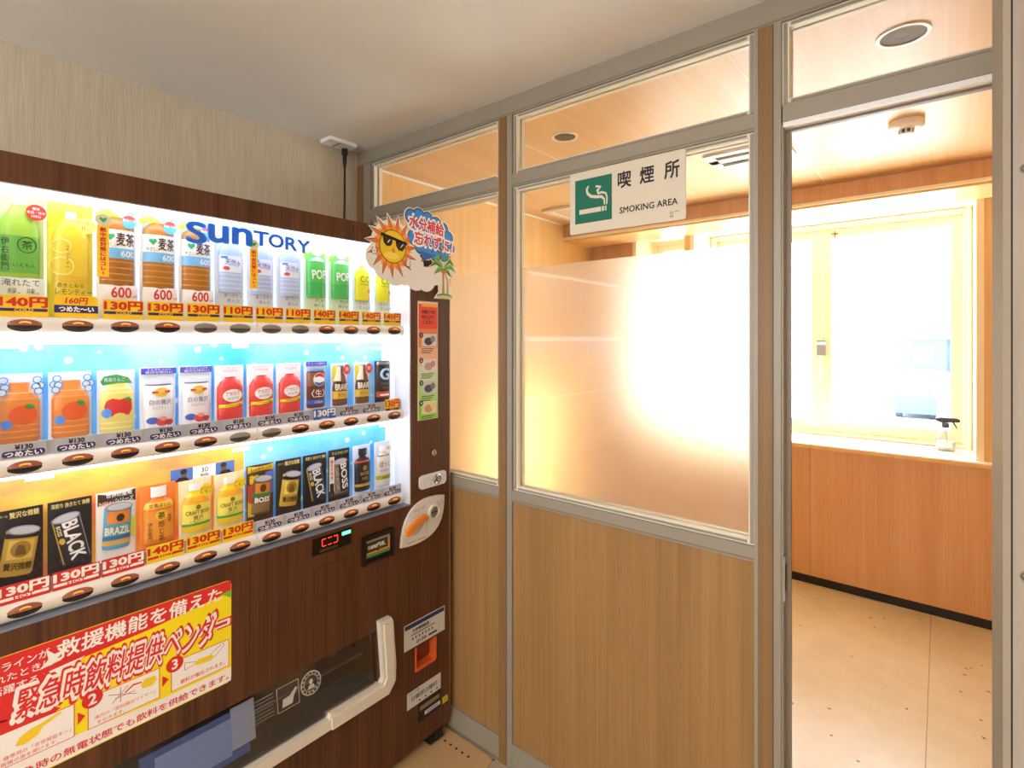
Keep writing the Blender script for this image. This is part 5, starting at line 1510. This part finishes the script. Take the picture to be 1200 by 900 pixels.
def blackcan(colm, label):
    c = Card(2, colm, label, 0.076, 0.170, G('#191920'), 'black coffee can samples in the bottom row')
    rot, pf, k, S = canprint(c, .0255, .034, .136, .20, '#23232C')
    b = c.mb(rot); b.relief(pf, k, G('#C9A63C'), c.f0 - .001, .0008, .036, .132, f0=-.93, f1=-.86, nu=2); b.relief(pf, k, G('#9A9AA8'), c.f0 - .001, .0008, .036, .132, f0=.90, f1=.96, nu=2); c.out(b, 'can_print')
    b = c.mb(rot); b.text('BLACK', .004, .084, .026, G('#F2F2F4'), width=.086, bold=.03, rot=-math.pi / 2, surf=lambda u, v: S(u, v, .0018), res=3); b.text('BOSS', -.0165, .112, .007, G('#E8E0C0'), width=.022, rot=-math.pi / 2, surf=lambda u, v: S(u, v, .0018), bold=.02)
    b.patch2(circ(-.016, .088, .005, .007, 12), lambda u, v: S(u, v, .0018), G('#D8B24A')); c.out(b, 'label_lettering')
    b = c.mb(); b.text('深煎り 挽きたて 無糖', 0, .161, .010, G('#E8D48A'), width=.066, bold=.02, surf=c.surf); c.out(b, 'card_lettering')
    b = c.mb()
    random.seed(6)
    for i in range(22): c.on(b, circ(random.uniform(-.035, .035), random.uniform(.03, .046), .0045, .0032, 7, random.random() * 3), G(random.choice(('#5A3426', '#6A4030', '#3A2018'))), .0004 + .0001 * (i % 6))
    tag(c.out(b, 'coffee_beans'), kind='stuff')
blackcan(1, 'black coffee can sample with sideways white lettering, left one above red price tag')
blackcan(8, 'black coffee can sample with sideways white lettering, right one above white strip')

c = Card(2, 2, 'blue and orange coffee can sample on a white card above red tag', 0.076, 0.170, G('#E9E6E4'), 'drink samples in the bottom display row')
b = c.mb(); c.on(b, [(-.036, .142), (.037, .142), (.037, .169), (-.036, .169)], G('#3A2A22'), .0004); b.text('世界の産地', .004, .163, .010, WH, width=.05, bold=.02, surf=lambda u, v: c.surf(u, v) + .0008); b.text('シリーズ', .014, .150, .010, WH, width=.036, bold=.02, surf=lambda u, v: c.surf(u, v) + .0008); b.text('NEW', -.020, .146, .008, G('#F0B09A'), surf=lambda u, v: c.surf(u, v) + .0008, bold=.03); c.out(b, 'card_lettering')
rot, pf, k, S = canprint(c, .0265, .040, .136, -.05, '#5AA4C8')
b = c.mb(rot); b.relief(pf, k, G('#E08A34'), c.f0 - .001, .0008, .098, .126, f0=-.8, f1=.8); b.relief(pf, k, G('#D8A848'), c.f0 - .001, .0008, .050, .060); b.relief(pf, k, G('#2E6E9A'), c.f0 - .001, .0008, .062, .070); c.out(b, 'can_print')
b = c.mb(rot); b.text('BRAZIL', 0, .082, .016, G('#F2E8CC'), width=.047, bold=.03, surf=lambda u, v: S(u, v, .0018))
b.patch2(circ(.003, .111, .008, .009, 12), lambda u, v: S(u, v, .002), G('#3A2A1E')); c.out(b, 'label_lettering')
b = c.mb(); c.on(b, [(.022, .060), (.037, .060), (.037, .105), (.022, .105)], G('#C8D860'), .0006); c.out(b, 'green_print')

c = Card(2, 3, 'orange roasted tea sample bottle with white cap on an orange sheet', 0.076, 0.168, G('#F2873A'), 'drink samples in the bottom display row')
pf = [(.030, .029), (.034, .031), (.120, .031), (.128, .026), (.134, .015), (.142, .014)]; sf = c.body(pf, G('#E8802E'))
b = c.mb(); b.relief([(.140, .0165), (.165, .0165)], .45, G('#F4F2F0'), c.f0); c.out(b, 'cap')
b = c.mb(); b.relief(pf, .45, G('#F0C24A'), c.f0 - .001, .0008, .113, .128); b.relief(pf, .45, G('#E99A3C'), c.f0 - .001, .0008, .040, .108); c.out(b, 'label')
S = lambda u, v: sf(u, v, .002)
b = c.mb(); b.text('甘香ばしい', 0, .121, .010, G('#5A2A10'), width=.046, surf=S)
b.patch2(circ(.002, .096, .013, .013, 18), lambda u, v: sf(u, v, .0014), G('#F0C83E')); b.text('茶', .002, .096, .016, G('#4A2408'), bold=.01, surf=lambda u, v: sf(u, v, .0024)); b.text('焙じ茶', .002, .058, .050, G('#5A2A10'), width=.013, vert=True, surf=S); b.text('伊右衛門', -.021, .060, .044, G('#6A3410'), width=.009, vert=True, surf=S); b.text('京都', .021, .085, .018, G('#6A3410'), width=.008, vert=True, surf=S); c.out(b, 'label_lettering')

def craft(colm, label):
    c = Card(2, colm, label, 0.076, 0.162, G('#F2E6B8'), 'yellow lemon tea samples in the bottom row')
    pf = [(.034, .030), (.038, .033), (.108, .033), (.120, .028), (.128, .016), (.140, .015)]; sf = c.body(pf, G('#F0CE2C'))
    b = c.mb(); b.relief([(.137, .0165), (.155, .0165)], .45, G('#F4F4F2'), c.f0); b.relief(pf, .45, G('#F2A62C'), c.f0 - .001, .0008, .108, .122); c.out(b, 'cap')
    S = lambda u, v: sf(u, v, .002)
    b = c.mb(); b.relief(pf, .45, G('#F4E468'), c.f0 - .001, .0008, .055, .104); b.relief(pf, .45, G('#3EA84A'), c.f0 - .001, .0012, .050, .056); c.out(b, 'label')
    b = c.mb(); b.text('CRAFT BOSS', 0, .083, .010, G('#6A5A1E'), width=.056, bold=.01, surf=S); b.text('贅沢', 0, .070, .011, G('#6A5A1E'), surf=S); b.text('レモンティー', 0, .0605, .006, G('#6A5A1E'), width=.036, surf=S)
    b.patch2(circ(0, .096, .006, .006, 12), lambda u, v: sf(u, v, .002), G('#8A7A2A')); c.out(b, 'label_lettering')
    b = c.mb(); b.prism(circ(.020, .135, .0155, .0165, 20), .0170, .0178, G('#F6D83A')); b.text('あたたか', .020, .140, .006, G('#8A5A10'), .0182); b.text('レモン', .020, .131, .008, G('#8A5A10'), .0182); c.out(b, 'badge')
craft(4, 'yellow lemon tea sample bottle, left one of two on the orange poster')
craft(5, 'yellow lemon tea sample bottle, right one of two, at the poster edge')

c = Card(2, 6, 'multicoloured blended coffee can sample with gold heading and yellow character', 0.074, 0.170, G('#4A3020'), 'drink samples in the bottom display row')
b = c.mb(); c.on(b, [(-.036, .150), (.036, .150), (.036, .169), (-.036, .169)], G('#D8B83A'), .0004); b.text('しっかりコク', 0, .160, .010, G('#3A2A10'), width=.056, bold=.02, surf=lambda u, v: c.surf(u, v) + .0010)
c.on(b, [(.006, .09), (.036, .085), (.036, .148), (.012, .148)], G('#5A6AD0'), .0004); c.on(b, [(-.036, .05), (-.018, .05), (-.010, .118), (-.036, .118)], G('#C8402C'), .0004); c.on(b, [(-.036, .03), (-.02, .03), (-.012, .07), (-.036, .075)], G('#D8B830'), .0006); c.out(b, 'card_print')
b = c.mb(); b.text('新', -.020, .132, .024, G('#F6D83A'), bold=.03, surf=lambda u, v: c.surf(u, v) + .0012); c.out(b, 'card_lettering')
rot, pf, k, S = canprint(c, .0255, .034, .132, -.06, '#6A4A30')
b = c.mb(rot); b.relief(pf, k, G('#D88A2C'), c.f0 - .001, .0008, .092, .120, f0=-.8, f1=.8); b.relief(pf, k, G('#2E7A4A'), c.f0 - .001, .0010, .082, .092); b.relief(pf, k, G('#8A6A48'), c.f0 - .001, .0008, .040, .066); c.out(b, 'can_print')
b = c.mb(rot); b.text('BOSS', 0, .074, .013, WH, width=.040, bold=.03, surf=lambda u, v: S(u, v, .002))
b.patch2(circ(0, .106, .009, .011, 14), lambda u, v: S(u, v, .002), G('#4A2A18')); c.out(b, 'label_lettering')

c = Card(2, 9, 'silver and brown milk coffee can sample with sideways white lettering', 0.074, 0.172, G('#1C1A20'), 'drink samples in the bottom display row')
rot, pf, k, S = canprint(c, .0255, .036, .136, .10, '#8A7A6E')
b = c.mb(rot); b.relief(pf, k, G('#2A2228'), c.f0 - .001, .0008, .040, .130, f0=-.30, f1=.98); c.out(b, 'can_print')
b = c.mb(rot); b.text('BOSS', .010, .088, .022, WH, width=.080, bold=.03, rot=-math.pi / 2, surf=lambda u, v: S(u, v, .002), res=3); b.text('Café au Lait', -.013, .084, .010, G('#E4DCD0'), width=.07, rot=-math.pi / 2, surf=lambda u, v: S(u, v, .002)); c.out(b, 'label_lettering')
b = c.mb(); b.text('ミルクのコク', 0, .162, .009, G('#E8D48A'), width=.056, bold=.02, surf=c.surf); c.out(b, 'card_lettering')
b = c.mb(); c.on(b, [(-.036, .025), (.036, .025), (.036, .044), (-.036, .040)], G('#5A3426'), .0004); c.out(b, 'card_print')

c = Card(2, 10, 'dark bottled coffee sample with black cap and gold band', 0.066, 0.172, G('#DCE6F8'), 'drink samples in the bottom display row')
pf = [(.024, .026), (.028, .030), (.118, .030), (.128, .024), (.134, .013), (.140, .012)]; sf = c.body(pf, G('#1E1E34'))
b = c.mb(); b.relief([(.140, .016), (.163, .016)], .45, G('#26263E'), c.f0); c.out(b, 'cap')
b = c.mb(); b.relief(pf, .45, G('#C2502C'), c.f0 - .001, .0008, .118, .124); b.relief(pf, .45, G('#C9A63C'), c.f0 - .001, .0008, .040, .049); c.out(b, 'label')
b = c.mb(); b.text('BOSS', 0, .082, .010, G('#C9A63C'), bold=.02, surf=lambda u, v: sf(u, v, .002)); b.text('無糖', 0, .066, .010, G('#C9A63C'), surf=lambda u, v: sf(u, v, .002))
b.patch2(circ(0, .100, .008, .009, 14), lambda u, v: sf(u, v, .002), G('#A8862E')); c.out(b, 'label_lettering')
c = Card(2, 11, 'white and yellow latte bottle sample, rightmost in the bottom row', 0.064, 0.172, G('#E2E8F8'), 'drink samples in the bottom display row')
pf = [(.026, .026), (.030, .029), (.116, .029), (.126, .024), (.132, .014), (.142, .013)]; sf = c.body(pf, G('#E4E2D8'))
b = c.mb(); b.relief([(.140, .0145), (.158, .0145)], .45, WH, c.f0); b.relief(pf, .45, G('#7A5A3A'), c.f0 - .001, .0008, .124, .128); c.out(b, 'cap')
b = c.mb(); b.relief(pf, .45, G('#B8B02E'), c.f0 - .001, .0008, .046, .060); c.out(b, 'label')
b = c.mb(); b.text('ほっと', 0, .098, .018, G('#3A3428'), width=.042, surf=lambda u, v: sf(u, v, .002)); b.text('ゆずれもん', 0, .076, .008, G('#5A5444'), width=.036, surf=lambda u, v: sf(u, v, .002)); b.text('YUZU', 0, .053, .007, G('#4A4A1A'), surf=lambda u, v: sf(u, v, .002), bold=.02); c.out(b, 'label_lettering')
b = c.mb(); b.poly(circ(.014, .150, .014, .016, 16), .0150, G('#F4F4F0')); b.text('新', .014, .150, .012, G('#8A8270'), .0153); c.out(b, 'badge')
